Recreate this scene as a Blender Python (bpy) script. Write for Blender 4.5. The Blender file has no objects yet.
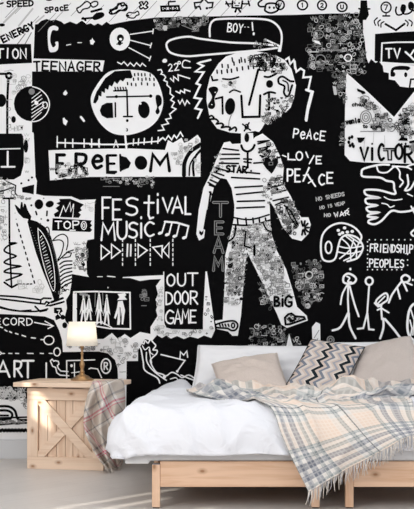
import bpy, bmesh, math, random
from mathutils import Vector, Matrix, noise
from mathutils.geometry import tessellate_polygon
R = math.radians
SC = bpy.context.scene
COL = SC.collection

# ------------------------------------------------------------------ camera
FPX, CAMY, CAMZ, HX, HY = 1260.0, -8.4, 1.0, 207.0, 308.5
cam_d = bpy.data.cameras.new('camera'); cam = bpy.data.objects.new('camera', cam_d)
COL.objects.link(cam); SC.camera = cam
cam.location = (0, CAMY, CAMZ); cam.rotation_euler = (R(90), 0, 0)
cam_d.sensor_width = 36; cam_d.lens = FPX * 36 / 509.0
cam_d.shift_y = (HY - 254.5) / 509.0
cam_d.clip_start = .05
def at(px, py, d):
    "point of the room seen at that spot of the photograph, d metres from the camera"
    return Vector(((px - HX) * d / FPX, CAMY + d, CAMZ - (py - HY) * d / FPX))

# ------------------------------------------------------------------ materials
def mat(name, col, rough=.6, metal=0.0, spec=.3):
    m = bpy.data.materials.new(name); m.use_nodes = True
    b = m.node_tree.nodes['Principled BSDF']
    b.inputs['Base Color'].default_value = (*col, 1)
    b.inputs['Roughness'].default_value = rough
    b.inputs['Metallic'].default_value = metal
    b.inputs['Specular IOR Level'].default_value = spec
    return m
class NG:
    def __init__(s, m): s.t = m.node_tree; s.b = s.t.nodes['Principled BSDF']
    def n(s, kind, **kw):
        x = s.t.nodes.new(kind)
        for k, v in kw.items(): setattr(x, k, v)
        return x
    def l(s, a, b): s.t.links.new(a, b)
    def math(s, op, a, b=None, c=None):
        x = s.n('ShaderNodeMath', operation=op)
        for i, v in enumerate((a, b, c)):
            if v is None: continue
            if isinstance(v, (int, float)): x.inputs[i].default_value = v
            else: s.l(v, x.inputs[i])
        return x.outputs[0]
    def ramp(s, fac, stops, interp='LINEAR'):
        x = s.n('ShaderNodeValToRGB'); x.color_ramp.interpolation = interp
        e = x.color_ramp.elements
        while len(e) > 1: e.remove(e[-1])
        for i, (p, c) in enumerate(stops):
            el = e[0] if i == 0 else e.new(p)
            el.position = p; el.color = (*c, 1)
        s.l(fac, x.inputs[0]); return x.outputs[0]
    def mix(s, fac, a, b, mode='MIX'):
        x = s.n('ShaderNodeMix', data_type='RGBA', blend_type=mode)
        for sock, v in ((x.inputs[0], fac), (x.inputs[6], a), (x.inputs[7], b)):
            if isinstance(v, (int, float)): sock.default_value = v
            elif isinstance(v, tuple): sock.default_value = (*v, 1)
            else: s.l(v, sock)
        return x.outputs[2]
    def bump(s, h, strength=.3, dist=.01):
        x = s.n('ShaderNodeBump'); x.inputs['Strength'].default_value = strength
        x.inputs['Distance'].default_value = dist
        s.l(h, x.inputs['Height']); s.l(x.outputs[0], s.b.inputs['Normal'])

def wood(name, axis, base, dark, knot=(.30, .13, .05), knots=True):
    m = mat(name, base, .55); g = NG(m)
    tc = g.n('ShaderNodeTexCoord'); oi = g.n('ShaderNodeObjectInfo')
    mp = g.n('ShaderNodeMapping')
    off = g.n('ShaderNodeVectorMath', operation='SCALE'); off.inputs[3].default_value = 37.0
    cmb = g.n('ShaderNodeCombineXYZ')
    for i in range(3): g.l(oi.outputs['Random'], cmb.inputs[i])
    g.l(cmb.outputs[0], off.inputs[0])
    add = g.n('ShaderNodeVectorMath', operation='ADD')
    g.l(tc.outputs['Object'], add.inputs[0]); g.l(off.outputs[0], add.inputs[1])
    sc = [34, 34, 34]; sc['XYZ'.index(axis)] = 2.2
    mp.inputs['Scale'].default_value = sc; g.l(add.outputs[0], mp.inputs[0])
    n1 = g.n('ShaderNodeTexNoise'); n1.inputs['Scale'].default_value = 1; n1.inputs['Detail'].default_value = 5
    n1.inputs['Distortion'].default_value = .6
    g.l(mp.outputs[0], n1.inputs[0])
    n2 = g.n('ShaderNodeTexNoise'); n2.inputs['Scale'].default_value = 3; g.l(add.outputs[0], n2.inputs[0])
    c = g.ramp(n1.outputs[0], [(.34, dark), (.55, base), (.75, tuple(min(1, v * 1.06) for v in base))])
    c = g.mix(g.math('MULTIPLY', n2.outputs[0], .35), c, dark)
    if knots:
        sp = g.n('ShaderNodeSeparateXYZ'); g.l(add.outputs[0], sp.inputs[0]); ai = 'XYZ'.index(axis); ot = [q for q in range(3) if q != ai]
        cb = g.n('ShaderNodeCombineXYZ'); g.l(g.math('MULTIPLY', sp.outputs[ai], 5.2), cb.inputs[0])
        g.l(g.math('MULTIPLY', g.math('ADD', sp.outputs[ot[0]], sp.outputs[ot[1]]), 9.0), cb.inputs[1])
        v = g.n('ShaderNodeTexVoronoi'); v.voronoi_dimensions = '2D'; v.inputs['Scale'].default_value = 1; g.l(cb.outputs[0], v.inputs[0])
        k = g.ramp(v.outputs['Distance'], [(.035, (.85,) * 3), (.075, (.4,) * 3), (.17, (0, 0, 0))])
        sc_ = g.n('ShaderNodeSeparateXYZ'); g.l(v.outputs['Color'], sc_.inputs[0])
        k = g.math('MULTIPLY', k, g.math('GREATER_THAN', sc_.outputs[0], .5))
        c = g.mix(k, c, knot)
    g.l(c, g.b.inputs['Base Color'])
    g.bump(n1.outputs[0], .12, .004)
    return m

def fabric(name, col, col2=None, scale=900, rough=.9, bump=.25):
    m = mat(name, col, rough, spec=.15); g = NG(m)
    tc = g.n('ShaderNodeTexCoord')
    w = g.n('ShaderNodeTexNoise'); w.inputs['Scale'].default_value = scale * .35; g.l(tc.outputs['Object'], w.inputs[0])
    if col2: g.l(g.mix(g.ramp(w.outputs[0], [(.35, (0,) * 3), (.65, (1,) * 3)]), col, col2), g.b.inputs['Base Color'])
    g.bump(w.outputs[0], bump, .002)
    g.b.inputs['Sheen Weight'].default_value = .15
    return m

M = {}
M['ink'] = mat('mural_black', (.003, .003, .0033), .85, spec=.04)
M['paper'] = mat('mural_white', (.83, .83, .84), .75, spec=.15)
M['grey'] = mat('mural_grey', (.22, .22, .22), .75, spec=.15)
M['dim'] = mat('mural_dark_grey', (.085, .085, .085), .8, spec=.05)
M['pale'] = mat('mural_pale_grey', (.52, .52, .52), .75, spec=.15)
M['wallpaint'] = mat('wall_paint', (.82, .82, .81), .8)
M['trim'] = mat('trim_paint', (.66, .67, .69), .5)
M['pine_x'] = wood('pine_lengthwise', 'X', (.80, .55, .39), (.67, .41, .26))
M['pine_z'] = wood('pine_upright', 'Z', (.80, .55, .39), (.67, .41, .26))
M['pale_x'] = wood('pale_pine_lengthwise', 'X', (.87, .68, .53), (.76, .54, .39))
M['pale_z'] = wood('pale_pine_upright', 'Z', (.87, .68, .53), (.76, .54, .39))
M['cotton'] = fabric('white_cotton', (.80, .81, .86), scale=500, bump=.08)
def wrinkle(m, s1, dist):
    g = NG(m); tc = g.n('ShaderNodeTexCoord'); n = g.n('ShaderNodeTexNoise'); n.inputs['Scale'].default_value = s1
    n.inputs['Detail'].default_value = 3; n.inputs['Distortion'].default_value = 1.2; g.l(tc.outputs['Object'], n.inputs[0])
    g.bump(g.ramp(n.outputs[0], [(.3, (0,) * 3), (.5, (1,) * 3), (.7, (.2,) * 3)], 'EASE'), .45, dist)
wrinkle(M['cotton'], 5, .012)
M['pillowcase'] = fabric('pillow_cotton', (.84, .84, .86), scale=500, bump=.08)
M['sheet'] = fabric('sheet_cotton', (.74, .74, .75), scale=500, bump=.1)
M['beige'] = fabric('beige_linen', (.60, .51, .46), (.68, .59, .53), scale=700, bump=.3)
M['beige_dull'] = fabric('taupe_linen', (.53, .46, .42), (.60, .53, .49), scale=700, bump=.3)
M['brass'] = mat('brass', (.42, .26, .13), .3, .85)
M['shade'] = mat('lamp_shade_cloth', (.95, .92, .85), .9)
g_ = NG(M['shade']); g_.b.inputs['Emission Color'].default_value = (1, .96, .88, 1); g_.b.inputs['Emission Strength'].default_value = .16
M['blackmat'] = mat('black_plastic', (.02, .02, .02), .5)
M['metalgrey'] = mat('grey_metal', (.25, .25, .27), .4, .8)

def floor_mat():
    m = mat('floor_boards', (.4, .38, .36), .42, spec=.4); g = NG(m)
    tc = g.n('ShaderNodeTexCoord'); mp = g.n('ShaderNodeMapping')
    mp.inputs['Rotation'].default_value = (0, 0, R(-52)); g.l(tc.outputs['Object'], mp.inputs[0])
    br = g.n('ShaderNodeTexBrick'); br.offset = .37
    br.inputs['Scale'].default_value = 1; br.inputs['Brick Width'].default_value = 1.4; br.inputs['Row Height'].default_value = .16
    br.inputs['Mortar Size'].default_value = .0018; br.inputs['Mortar Smooth'].default_value = .3
    br.inputs['Color1'].default_value = (.66, .62, .59, 1); br.inputs['Color2'].default_value = (.72, .68, .65, 1)
    br.inputs['Mortar'].default_value = (.55, .515, .49, 1)
    g.l(mp.outputs[0], br.inputs[0])
    mp2 = g.n('ShaderNodeMapping'); mp2.inputs['Scale'].default_value = (2.5, 40, 1); g.l(mp.outputs[0], mp2.inputs[0])
    n = g.n('ShaderNodeTexNoise'); n.inputs['Scale'].default_value = 1; n.inputs['Detail'].default_value = 4; g.l(mp2.outputs[0], n.inputs[0])
    n2 = g.n('ShaderNodeTexNoise'); n2.inputs['Scale'].default_value = 2.2; n2.inputs['Detail'].default_value = 3; g.l(tc.outputs['Object'], n2.inputs[0])
    c = g.mix(g.ramp(n.outputs[0], [(.3, (0,) * 3), (.7, (.28,) * 3)]), br.outputs[0], (.80, .76, .73))
    c = g.mix(g.math('MULTIPLY', n2.outputs[0], .25), c, (.55, .515, .49))
    g.l(c, g.b.inputs['Base Color']); g.bump(n.outputs[0], .06, .003)
    return m
M['floor'] = floor_mat()

# ------------------------------------------------------------------ object helpers
def link(name, me, m, parent=None):
    o = bpy.data.objects.new(name, me); COL.objects.link(o)
    if m is not None:
        for k in (m if isinstance(m, (list, tuple)) else [m]): me.materials.append(M[k])
    if parent: o.parent = parent
    return o
def from_bm(name, bm, m, parent=None, smooth=False, bevel=0):
    me = bpy.data.meshes.new(name)
    bmesh.ops.recalc_face_normals(bm, faces=bm.faces); bm.to_mesh(me); bm.free()
    if smooth:
        for p in me.polygons: p.use_smooth = True
    o = link(name, me, m, parent)
    if bevel:
        b = o.modifiers.new('bevel', 'BEVEL'); b.width = bevel; b.segments = 2; b.limit_method = 'ANGLE'
    return o
def add_box(bm, lo, hi, mtx=None):
    c = [(lo[i] + hi[i]) / 2 for i in range(3)]; s = [abs(hi[i] - lo[i]) for i in range(3)]
    mm = Matrix.Translation(c) @ Matrix.Diagonal((*s, 1))
    bmesh.ops.create_cube(bm, size=1, matrix=(mtx @ mm) if mtx else mm)
def box(name, lo, hi, m, parent=None, bevel=.002, mtx=None):
    bm = bmesh.new(); add_box(bm, lo, hi, mtx); return from_bm(name, bm, m, parent, bevel=bevel)
def lathe(name, prof, m, parent=None, seg=40, close=True):
    bm = bmesh.new(); rings = []
    for r, z in prof:
        rings.append([bm.verts.new((r * math.cos(2 * math.pi * k / seg), r * math.sin(2 * math.pi * k / seg), z)) for k in range(seg)])
    for a, b in zip(rings, rings[1:]):
        for k in range(seg): bm.faces.new((a[k], a[(k + 1) % seg], b[(k + 1) % seg], b[k]))
    if close: bm.faces.new(rings[0]); bm.faces.new(rings[-1])
    return from_bm(name, bm, m, parent, smooth=True)
def grid_mesh(name, pts, m, parent=None, uv=True, uvf=None, thick=0, subsurf=0, loop_close=False):
    nr, nc = len(pts), len(pts[0])
    vs = [tuple(p) for row in pts for p in row]; fs = []
    for i in range(nr - 1):
        for j in range(nc - 1): fs.append((i * nc + j, i * nc + j + 1, (i + 1) * nc + j + 1, (i + 1) * nc + j))
    me = bpy.data.meshes.new(name); me.from_pydata(vs, [], fs)
    ul = me.uv_layers.new(name='UVMap')
    for p in me.polygons:
        p.use_smooth = True
        for li in p.loop_indices:
            v = me.loops[li].vertex_index; i, j = divmod(v, nc)
            ul.data[li].uv = uvf(i, j) if uvf else (j / (nc - 1), i / (nr - 1))
    o = link(name, me, m, parent)
    if thick:
        s = o.modifiers.new('thickness', 'SOLIDIFY'); s.thickness = thick; s.offset = 0
    if subsurf:
        s = o.modifiers.new('smooth', 'SUBSURF'); s.levels = s.render_levels = subsurf
    return o
def thing(name, label, cat, loc=(0, 0, 0), rz=0, group=None):
    o = bpy.data.objects.new(name, None); COL.objects.link(o); o.empty_display_size = .1
    o.location = loc; o.rotation_euler = (0, 0, rz); return tag(o, label, cat, group)
def tag(o, label, cat, group=None):
    o['label'] = label; o['category'] = cat
    if group: o['group'] = group
    return o
def struct(o): o['kind'] = 'structure'; return o

# ------------------------------------------------------------------ mural drawing, in wall coordinates (1 unit = 1/150 m)
S_W = 150.0
FR = dict(
 Z=(0,0,1), A=(0,0,3.981), B=(90,0,3.981), C=(180,0,3.981), D=(270,0,2.875),
 E=(0,90,3.981), F=(90,90,3.981), G=(180,90,3.981), H=(270,90,2.875),
 A3=(0,180,3.981), B3=(90,180,3.981), C3=(180,180,3.981), D3=(270,180,2.875),
 A4=(0,270,3.981), B4=(90,270,3.981), C4=(180,270,3.981), D4=(270,270,2.875),
 a1=(0,0,7.96), a2=(52,0,5.308), a3=(130,0,5.308), a4=(200,0,4.6), a5=(290,0,5.914), a6=(350,0,6.469), a7=(330,50,4.929), a8=(0,60,6.469),
 b1=(0,120,6.469), b2=(0,176,6.469), b3=(0,236,6.469), b4=(44,190,6.9), b5=(44,250,5.447), b6=(84,60,5.175), b7=(150,60,6.36), b8=(200,60,5.914),
 c1=(250,40,5.175), c2=(190,130,5.175), c3=(240,130,4.2375), c4=(200,230,4.63), c5=(240,240,5.0875), c6=(330,90,4.929), c7=(344,155,4.243), c8=(320,260,4.404),
 d1=(0,310,5.657), d2=(60,310,5.175), d6=(0,340,4.85), d7=(96,270,3.764), d8=(310,170,4.627), e4=(364,0,8.28))
class Mural:
    def __init__(s): s.v = []; s.f = []; s.mi = []; s.lay = 0.0
    def add(s, tris, pts, col):
        b = len(s.v); s.v += [((x - 207) / S_W, -.001 - l, (458.5 - y) / S_W) for x, y, l in pts]
        for t in tris: s.f.append(tuple(b + i for i in t)); s.mi.append(col)
MU = Mural()
W_, K_, GR, PL, DG = 1, 0, 2, 3, 4
def cv(fr, txt):
    x0, y0, sc = FR[fr]
    if not isinstance(txt, str): return [(x0 + x / sc, y0 + y / sc) for x, y in txt]
    out = []
    for t in txt.split():
        x, y = t.split(','); out.append((x0 + float(x) / sc, y0 + float(y) / sc))
    return out
def catmull(p, closed=False, n=5):
    if len(p) < 3: return p
    out = []; L = len(p)
    rng = range(L) if closed else range(L - 1)
    for i in rng:
        if closed: a, b, c, d = p[i - 1], p[i], p[(i + 1) % L], p[(i + 2) % L]
        else: a, b, c, d = p[max(i - 1, 0)], p[i], p[i + 1], p[min(i + 2, L - 1)]
        for k in range(n):
            t = k / n
            out.append(tuple(.5 * (2 * b[q] + (c[q] - a[q]) * t + (2 * a[q] - 5 * b[q] + 4 * c[q] - d[q]) * t * t + (3 * b[q] - a[q] - 3 * c[q] + d[q]) * t ** 3) for q in (0, 1)))
    if not closed: out.append(p[-1])
    return out
def up(step=5e-6): MU.lay += step; return MU.lay
def P(fr, pts, col=W_, smooth=False, step=5e-6):
    p = cv(fr, pts)
    if smooth: p = catmull(p, True)
    l = up(step)
    tris = tessellate_polygon([[Vector((x, y, 0)) for x, y in p]])
    MU.add(tris, [(x, y, l) for x, y in p], col)
def S(fr, pts, w=1.6, col=W_, smooth=False, closed=False, step=5e-6):
    p = cv(fr, pts) if fr else pts
    w *= 1.3 if col == K_ else 1.0 if col == W_ else 1
    if smooth: p = catmull(p, closed, 4)
    q = [p[0]]
    for a in p[1:]:
        if math.dist(a, q[-1]) > .05: q.append(a)
    if closed and math.dist(q[0], q[-1]) <= .05: q.pop()
    p = q; n = len(p)
    if n < 2: return E('Z', p[0][0], p[0][1], w / 2, w / 2, col, step=step)
    l = up(step); h = w / 2; L = []; Rr = []; m = n + 1 if closed else n
    for i in range(m):
        j = i % n
        if closed: a, b, c = p[j - 1], p[j], p[(j + 1) % n]
        else: a, b, c = p[max(j - 1, 0)], p[j], p[min(j + 1, n - 1)]
        d1 = (b[0] - a[0], b[1] - a[1]); d2 = (c[0] - b[0], c[1] - b[1])
        if d1 == (0, 0): d1 = d2
        if d2 == (0, 0): d2 = d1
        def nr(d): k = math.hypot(*d) or 1; return (-d[1] / k, d[0] / k)
        n1, n2 = nr(d1), nr(d2); mx, my = n1[0] + n2[0], n1[1] + n2[1]; k = math.hypot(mx, my)
        if k < .3: mx, my = n1; sc = 1
        else: mx /= k; my /= k; sc = min(1 / max(mx * n1[0] + my * n1[1], .3), 1.9)
        o = l - step * .6 * i / m
        L.append((b[0] + mx * h * sc, b[1] + my * h * sc, o)); Rr.append((b[0] - mx * h * sc, b[1] - my * h * sc, o))
    pts_ = []; tris = []
    for i in range(m): pts_ += [L[i], Rr[i]]
    for i in range(m - 1):
        a = 2 * i; tris += [(a, a + 1, a + 3), (a, a + 3, a + 2)]
    if not closed and w > .7:
        for e, (b, a) in ((0, (p[0], p[1])), (1, (p[-1], p[-2]))):
            ang = math.atan2(b[1] - a[1], b[0] - a[0]); base = len(pts_)
            o = l - (step * .6 * (m - 1) / m if e else 0)
            for k in range(6):
                t = ang - math.pi / 2 + math.pi * k / 5; pts_.append((b[0] + h * math.cos(t), b[1] + h * math.sin(t), o))
            for k in range(1, 5): tris.append((base, base + k, base + k + 1))
    MU.add(tris, pts_, col)
def E(fr, cx, cy, rx, ry=None, col=W_, rot=0, step=5e-6, seg=20):
    ry = rx if ry is None else ry; x0, y0, sc = FR[fr]; l = up(step)
    pts = []
    for k in range(seg):
        t = 2 * math.pi * k / seg; x, y = rx * math.cos(t), ry * math.sin(t)
        c, s = math.cos(rot), math.sin(rot); pts.append((x0 + (cx + x * c - y * s) / sc, y0 + (cy + x * s + y * c) / sc, l))
    MU.add([(0, k, k + 1) for k in range(1, seg - 1)], pts, col)
def O(fr, cx, cy, rx, ry=None, w=1.4, col=W_, rot=0, step=5e-6, seg=18):
    ry = rx if ry is None else ry; c, s = math.cos(rot), math.sin(rot)
    S(fr, [(cx + rx * math.cos(t) * c - ry * math.sin(t) * s, cy + rx * math.cos(t) * s + ry * math.sin(t) * c) for t in [2 * math.pi * k / seg for k in range(seg)]], w, col, closed=True, step=step)
G_ = {
'A':'0,1 .5,0 1,1|.2,.65 .8,.65','B':'0,0 0,1|~0,0 .75,.06 .8,.3 .1,.47|~.1,.47 .95,.6 .9,.92 0,1','C':'~1,.12 .55,0 .08,.3 .08,.7 .5,1 1,.88',
'D':'0,0 0,1|~0,0 .7,.12 1,.5 .7,.88 0,1','E':'1,0 0,0 0,1 1,1|0,.5 .8,.5','F':'1,0 0,0 0,1|0,.48 .75,.48','G':'~1,.15 .5,0 .06,.35 .1,.8 .6,1 .98,.85 1,.58|.6,.58 1,.58',
'H':'0,0 0,1|1,0 1,1|0,.5 1,.5','I':'.5,0 .5,1','K':'0,0 0,1|.9,0 0,.55 1,1','L':'0,0 0,1 .9,1','M':'0,1 .12,0 .5,.6 .88,0 1,1','N':'0,1 0,0 1,1 1,0',
'O':'~.5,0 .05,.25 .05,.75 .5,1 .95,.75 .95,.25 .5,0','P':'0,1 0,0|~0,0 .8,.05 .95,.28 .7,.52 0,.55','R':'0,1 0,0|~0,0 .8,.05 .9,.28 .65,.48 0,.52|.35,.52 1,1',
'S':'~.95,.1 .5,0 .1,.15 .2,.4 .8,.55 .9,.85 .5,1 .05,.9','T':'0,0 1,0|.5,0 .5,1','U':'~0,0 .02,.75 .5,1 .98,.75 1,0','V':'0,0 .5,1 1,0','W':'0,0 .25,1 .5,.3 .75,1 1,0','Y':'0,0 .5,.5 1,0|.5,.5 .5,1',
'e':'~.1,.6 .9,.55 .8,.3 .4,.25 .08,.6 .4,1 .9,.88','a':'~.85,.35 .4,.3 .1,.65 .4,1 .85,.7|.85,.3 .9,1','c':'~.9,.4 .5,.28 .1,.6 .4,1 .9,.9','p':'0,.3 0,1.3|~0,.4 .6,.25 .95,.55 .6,.9 0,.85',
't':'.5,0 .45,.85 .6,1 .9,.95|.05,.3 .95,.3','i':'.5,.3 .5,1|.5,0 .5,.06','o':'~.5,.3 .1,.5 .1,.8 .5,1 .9,.8 .9,.5 .5,.3','r':'0,.3 0,1|~0,.5 .4,.3 .9,.35','n':'0,.3 0,1|~0,.5 .5,.28 .9,.5 .9,1','s':'~.9,.35 .3,.3 .2,.55 .8,.75 .7,1 .1,.95','w':'0,.3 .25,1 .5,.5 .75,1 1,.3','d':'.9,0 .9,1|~.9,.5 .4,.3 .1,.65 .4,1 .9,.85',
'1':'.2,.2 .5,0 .5,1','2':'~.05,.2 .5,0 .9,.25 .6,.6 0,1|0,1 1,1','3':'~.1,.05 .8,.05 .5,.45 .9,.7 .5,1 .05,.9','7':'0,0 1,0 .4,1','.':'.5,.9 .5,1','!':'.5,0 .5,.7|.5,.92 .5,1','-':'.1,.5 .9,.5',
'h':'0,0 0,1|~0,.5 .5,.28 .9,.5 .9,1','6':'~.9,.05 .3,.2 .05,.7 .5,1 .95,.75 .6,.5 .1,.65'}
def ch(c, x, y, w, h, lw=1.6, col=W_, rot=0, fr='Z'):
    x0, y0, sc = FR[fr]
    for st in G_[c].split('|'):
        sm = st[0] == '~'; pts = []
        for t in st.lstrip('~').split():
            a, b = map(float, t.split(',')); a = (a - .5) * w; b = (b - .5) * h
            pts.append((x0 + (x + w / 2 + a * math.cos(rot) - b * math.sin(rot)) / sc, y0 + (y + h / 2 + a * math.sin(rot) + b * math.cos(rot)) / sc))
        S(None, pts, lw, col, smooth=sm)
def T(fr, text, x, y, w, h, lw=1.3, col=W_, rise=0, gap=.3, wob=.04):
    n = len(text); cw = w / (n - gap) ; r = random.Random(text)
    for i, c in enumerate(text):
        if c == ' ': continue
        ch(c, x + (i + (.2 if c == 'I' else 0)) * cw, y + rise * i / n + r.uniform(-wob, wob) * h, cw * (1 - gap) * (.4 if c in 'I' else 1), h, lw, col, math.atan2(rise, w) + r.uniform(-.05, .05), fr)
def inside(p, poly):
    x, y = p; c = False
    for i in range(len(poly)):
        a, b = poly[i], poly[i - 1]
        if (a[1] > y) != (b[1] > y) and x < (b[0] - a[0]) * (y - a[1]) / (b[1] - a[1]) + a[0]: c = not c
    return c
def scrib(fr, pts, n, cols, size=(1.2, 3.2), lw=.6, seed=1, fill=.15):
    poly = cv(fr, pts); r = random.Random(seed)
    xs = [p[0] for p in poly]; ys = [p[1] for p in poly]; k = 0; t = 0; st = 1e-6
    while k < n and t < n * 20:
        t += 1; x, y = r.uniform(min(xs), max(xs)), r.uniform(min(ys), max(ys))
        if not inside((x, y), poly): continue
        k += 1; s = r.uniform(*size); c = r.choice(cols); q = r.random(); a = r.uniform(0, 3.1)
        if q < .22: O('Z', x, y, s, s * r.uniform(.6, 1), lw, c, a, st, 9)
        elif q < .22 + fill: E('Z', x, y, s * .6, s * .45, c, a, st, 8)
        elif q < .5:
            S(None, [(x - s, y - s * .7), (x + s, y - s * .8), (x + s, y + s * .7), (x - s, y + s * .8)], lw, c, closed=True, step=st)
            if r.random() < .5: S(None, [(x - s * .5, y), (x + s * .5, y)], lw, c, step=st)
        elif q < .68: S(None, [(x + s * (i - 2) * .6, y + (s * .6 if i % 2 else -s * .6)) for i in range(5)], lw, c, step=st)
        elif q < .8: S(None, [(x - s, y), (x + s, y)], lw, c, step=st); S(None, [(x, y - s), (x, y + s)], lw, c, step=st)
        elif q < .9: O('Z', x, y, s, s, lw, c, 0, st, 10); O('Z', x, y, s * .45, s * .45, lw, c, 0, st, 7)
        else: S(None, [(x - s * 1.6, y + r.uniform(-.5, .5)), (x - s * .5, y + r.uniform(-.8, .8)), (x + s * .5, y + r.uniform(-.8, .8)), (x + s * 1.6, y)], lw, c, True, step=st)

# base sheet, black, runs the width of the wall
P('Z', '-182,-45 590,-45 590,441 -182,441', K_)
# --- white grounds
P('Z', '-182,-45 590,-45 590,40 560,60 520,64 470,80 414,87.5 408,87.5 400,86.5 395,80.4 388.8,79.4 388.8,73 383.7,72 382.7,66 378.7,61 375.6,63 371,59 368.5,63.4 366.2,57 364.7,40 363,32.5 363,15 360,13.5 332,13.5 290,15 250,15.5 208,16.5 156,17.5 130,20.7 110.4,24.5 106.6,21.7 102,25.4 98,23.3 94.4,25.4 90.6,23.3 86.8,24.5 82,20.5 76.5,24.1 70,21.5 64.2,24.1 61.4,21.7 55.8,19.6 51,20.5 46.5,19 41,21 38,24 35,24.5 34.3,40 33.5,58.5 104.5,60.5 102.5,71.5 32,71.5 32,87 32,132 33.7,133 35.5,177 37,181 36,194 44,195.8 71.5,196.5 80,200 96,199.4 94.7,202 94,239 87.5,240 86,245 87,274 89,277 72,274 71.5,283 69.7,294 66,300 67,308 64.5,318 66,322 75,330 97.6,339 103.4,339 112,333 118,339 124.7,334 130.5,338 140,332 150.5,334 150.5,327 155,320 157.5,316 156,310 158,304 155.5,300 158,294 156,286 161,279 150,279.5 140,281 130,278 122.5,278 123,277 164,275 163.7,322 164.5,327 168,329 204,329.5 203,318 205.5,271.5 207,271.5 213.5,318 215,330 211.4,338 204,335.5 198,338.5 190,336.5 184,339 177,336 171,338.5 166,335.5 162,338 157,335 152,341 145,339 138,350 138,361 126.6,361 126,441 118,441 118,376 117.5,368 115,360 108,353.4 98.6,351.5 63,352 62,340 59,330 54,320 45,316.5 25,315 0,314 -182,310')
P('Z', '-182,399 0,399 10,400 22,398 34,400 60,400 118,402 118,441 -182,441')
P('Z', '50,180.4 48.5,150.3 90,149 130,148.5 165,150 168,140 173,143 181.7,137.7 184,143 189,141 197.6,134.7 200.5,139 200.5,176.7 90,176.9')
P('b6', '35,200 60,140 110,75 160,52 240,50 330,62 375,100 405,180 408,240 380,310 320,360 230,388 150,380 90,335 50,270', W_, True)
P('Z', '344.6,155 345,110 346.2,72.3 370,94 394,117 414,91.6 470,60 480,168 414,164 362.5,162.4 350,161')
HEAD = '206.5,101 206.8,90.4 210,77 218.6,63.4 226,56.5 235,53.5 255,51.2 273,54 284.8,60 291.5,69 294.4,79.6 296,85.4 294,98 290.6,107.6 285.7,112.5 283,111 281,117 277,116 275,121 271,120 268,125 265,123 261.6,129 259,132 255,131 242.3,133.5 230.4,132.7 217,128.5 210,119'
P('Z', HEAD)
BODY = '241,133 253,133 253.5,139 255.3,137 262.4,133.5 273,141.8 280,156 283.7,167.8 282.5,183 290.7,196 297.8,212.6 301.4,217.3 308.4,217.3 310.8,224.4 308.4,233.8 301.4,241 292,238.6 282.5,226.8 274.2,207.9 269.5,200.8 270.7,231.5 276.6,250 286.2,269.5 293,291 297,306.8 306.8,315.7 307.8,320.6 287,328 281.3,324.5 276.4,312.7 269.5,299 261.6,281 247,252 244.3,273 241,316 237.8,335.8 232.4,335.8 228,331.5 217,329 215,320.7 222.7,319.6 223.8,301 224.7,284 225.2,255.4 231.5,230 234,217.7 234.4,205 231.5,188 226.7,179.3 221,178 214,187 207.6,212.6 204,238 199,240.5 196.3,234 198.7,210 203.5,188 211,172.5 219,153 224,142.6 230,141.5 232,144 241,143.5'
P('Z', BODY)
# --- top band: grey hatching and small doodles
for a, b in ((14,16),(24,12),(30,33),(47,30),(62,20),(80,14),(95,22),(118,20),(135,18),(148,18),(163,16),(180,17),(196,16),(214,15),(229,15),(244,15)):
    S('Z', [(a - 9, b + 2), (a + 9, b - 17)], .5, GR)
S('a1', '30,180 150,60', 2.0, PL); S('a1', '150,205 260,70', 1.8, PL); S('a1', '285,180 350,125', 1.5, PL); S('a1', '140,350 200,270', 1, GR); S('a1', '200,350 250,260', 1, GR)
T('Z', 'SPEED', 7, 1.5, 26, 5.5, 1.3, K_, -1.5); S('Z', '0,4 3,3', 1.3, K_)
T('Z', 'SPacE', 45, 7.5, 23, 5, 1.2, K_, -3)
T('a1', 'ENERGY', 15, 285, 250, 50, 1.5, K_, -125); E('Z', 2, 25, 3, 1.6, K_)
E('Z', 24, 30, 2.2, 2, K_); E('Z', 49, 0, 3, 1, K_)
P('Z', '0,44 31,44 32,63 0,64.5 -20,64 -20,44', K_)
T('Z', 'ION', 5, 48.5, 21, 9.5, 1.5); S('Z', '-3,49 3.5,49', 1.5); S('Z', '0,49 0,58', 1.5)
def cloudlet(fr, pts, w=1.3): S(fr, pts, w, K_, True, True)
cloudlet('B', '80,40 95,35 120,15 135,12 140,20 148,30 140,42 120,42 105,52 90,55 85,48')
P('a2', '215,90 235,70 265,65 278,75 272,90 240,105 220,105', K_, True); S('a2', '160,100 215,95', 1.6, K_); S('a2', '210,62 262,48', 1.8, K_); S('a2', '165,95 178,108', 1.6, K_)
cloudlet('a2', '132,45 150,35 180,10 195,12 205,25 195,42 165,50 150,68 138,62', 1.1); cloudlet('a2', '205,20 225,8 242,12 240,28 220,38 210,32', 1.1)
cloudlet('a2', '305,65 330,50 345,45 350,22 365,20 370,32 390,25 398,38 375,55 355,55 335,70 315,75')
cloudlet('B', '145,62 155,50 175,52 190,45 195,58 185,62 175,72 155,70', 1.0); E('B', 152, 62, 5, 4, K_)
cloudlet('a3', '50,15 65,10 72,25 85,8 95,18 85,30 95,38 80,48 70,40 58,48 50,35 60,28', 1.2)
S('a3', '168,58 165,35 258,32 262,55 168,58', 1.6, K_); S('a3', '205,32 205,10 240,8', 1.2, K_)
for x in (185, 215, 240): O('a3', x, 45, 7, 5, .8, K_)
S('a3', '345,38 342,15 375,12 385,0', 1.3, K_); S('a3', '400,0 414,15 440,14 436,40 420,42', 1.3, K_); S('a3', '345,38 370,35 375,50', 1.3, K_); E('a3', 350, 42, 8, 7, K_); E('a3', 408, 44, 7, 7, K_)
S('a4', '150,5 148,35 190,38 195,5', 1.4, K_); E('a4', 160, 15, 4, 4, K_); E('a4', 180, 15, 4, 4, K_); S('a4', '162,26 178,26', .9, K_)
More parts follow.
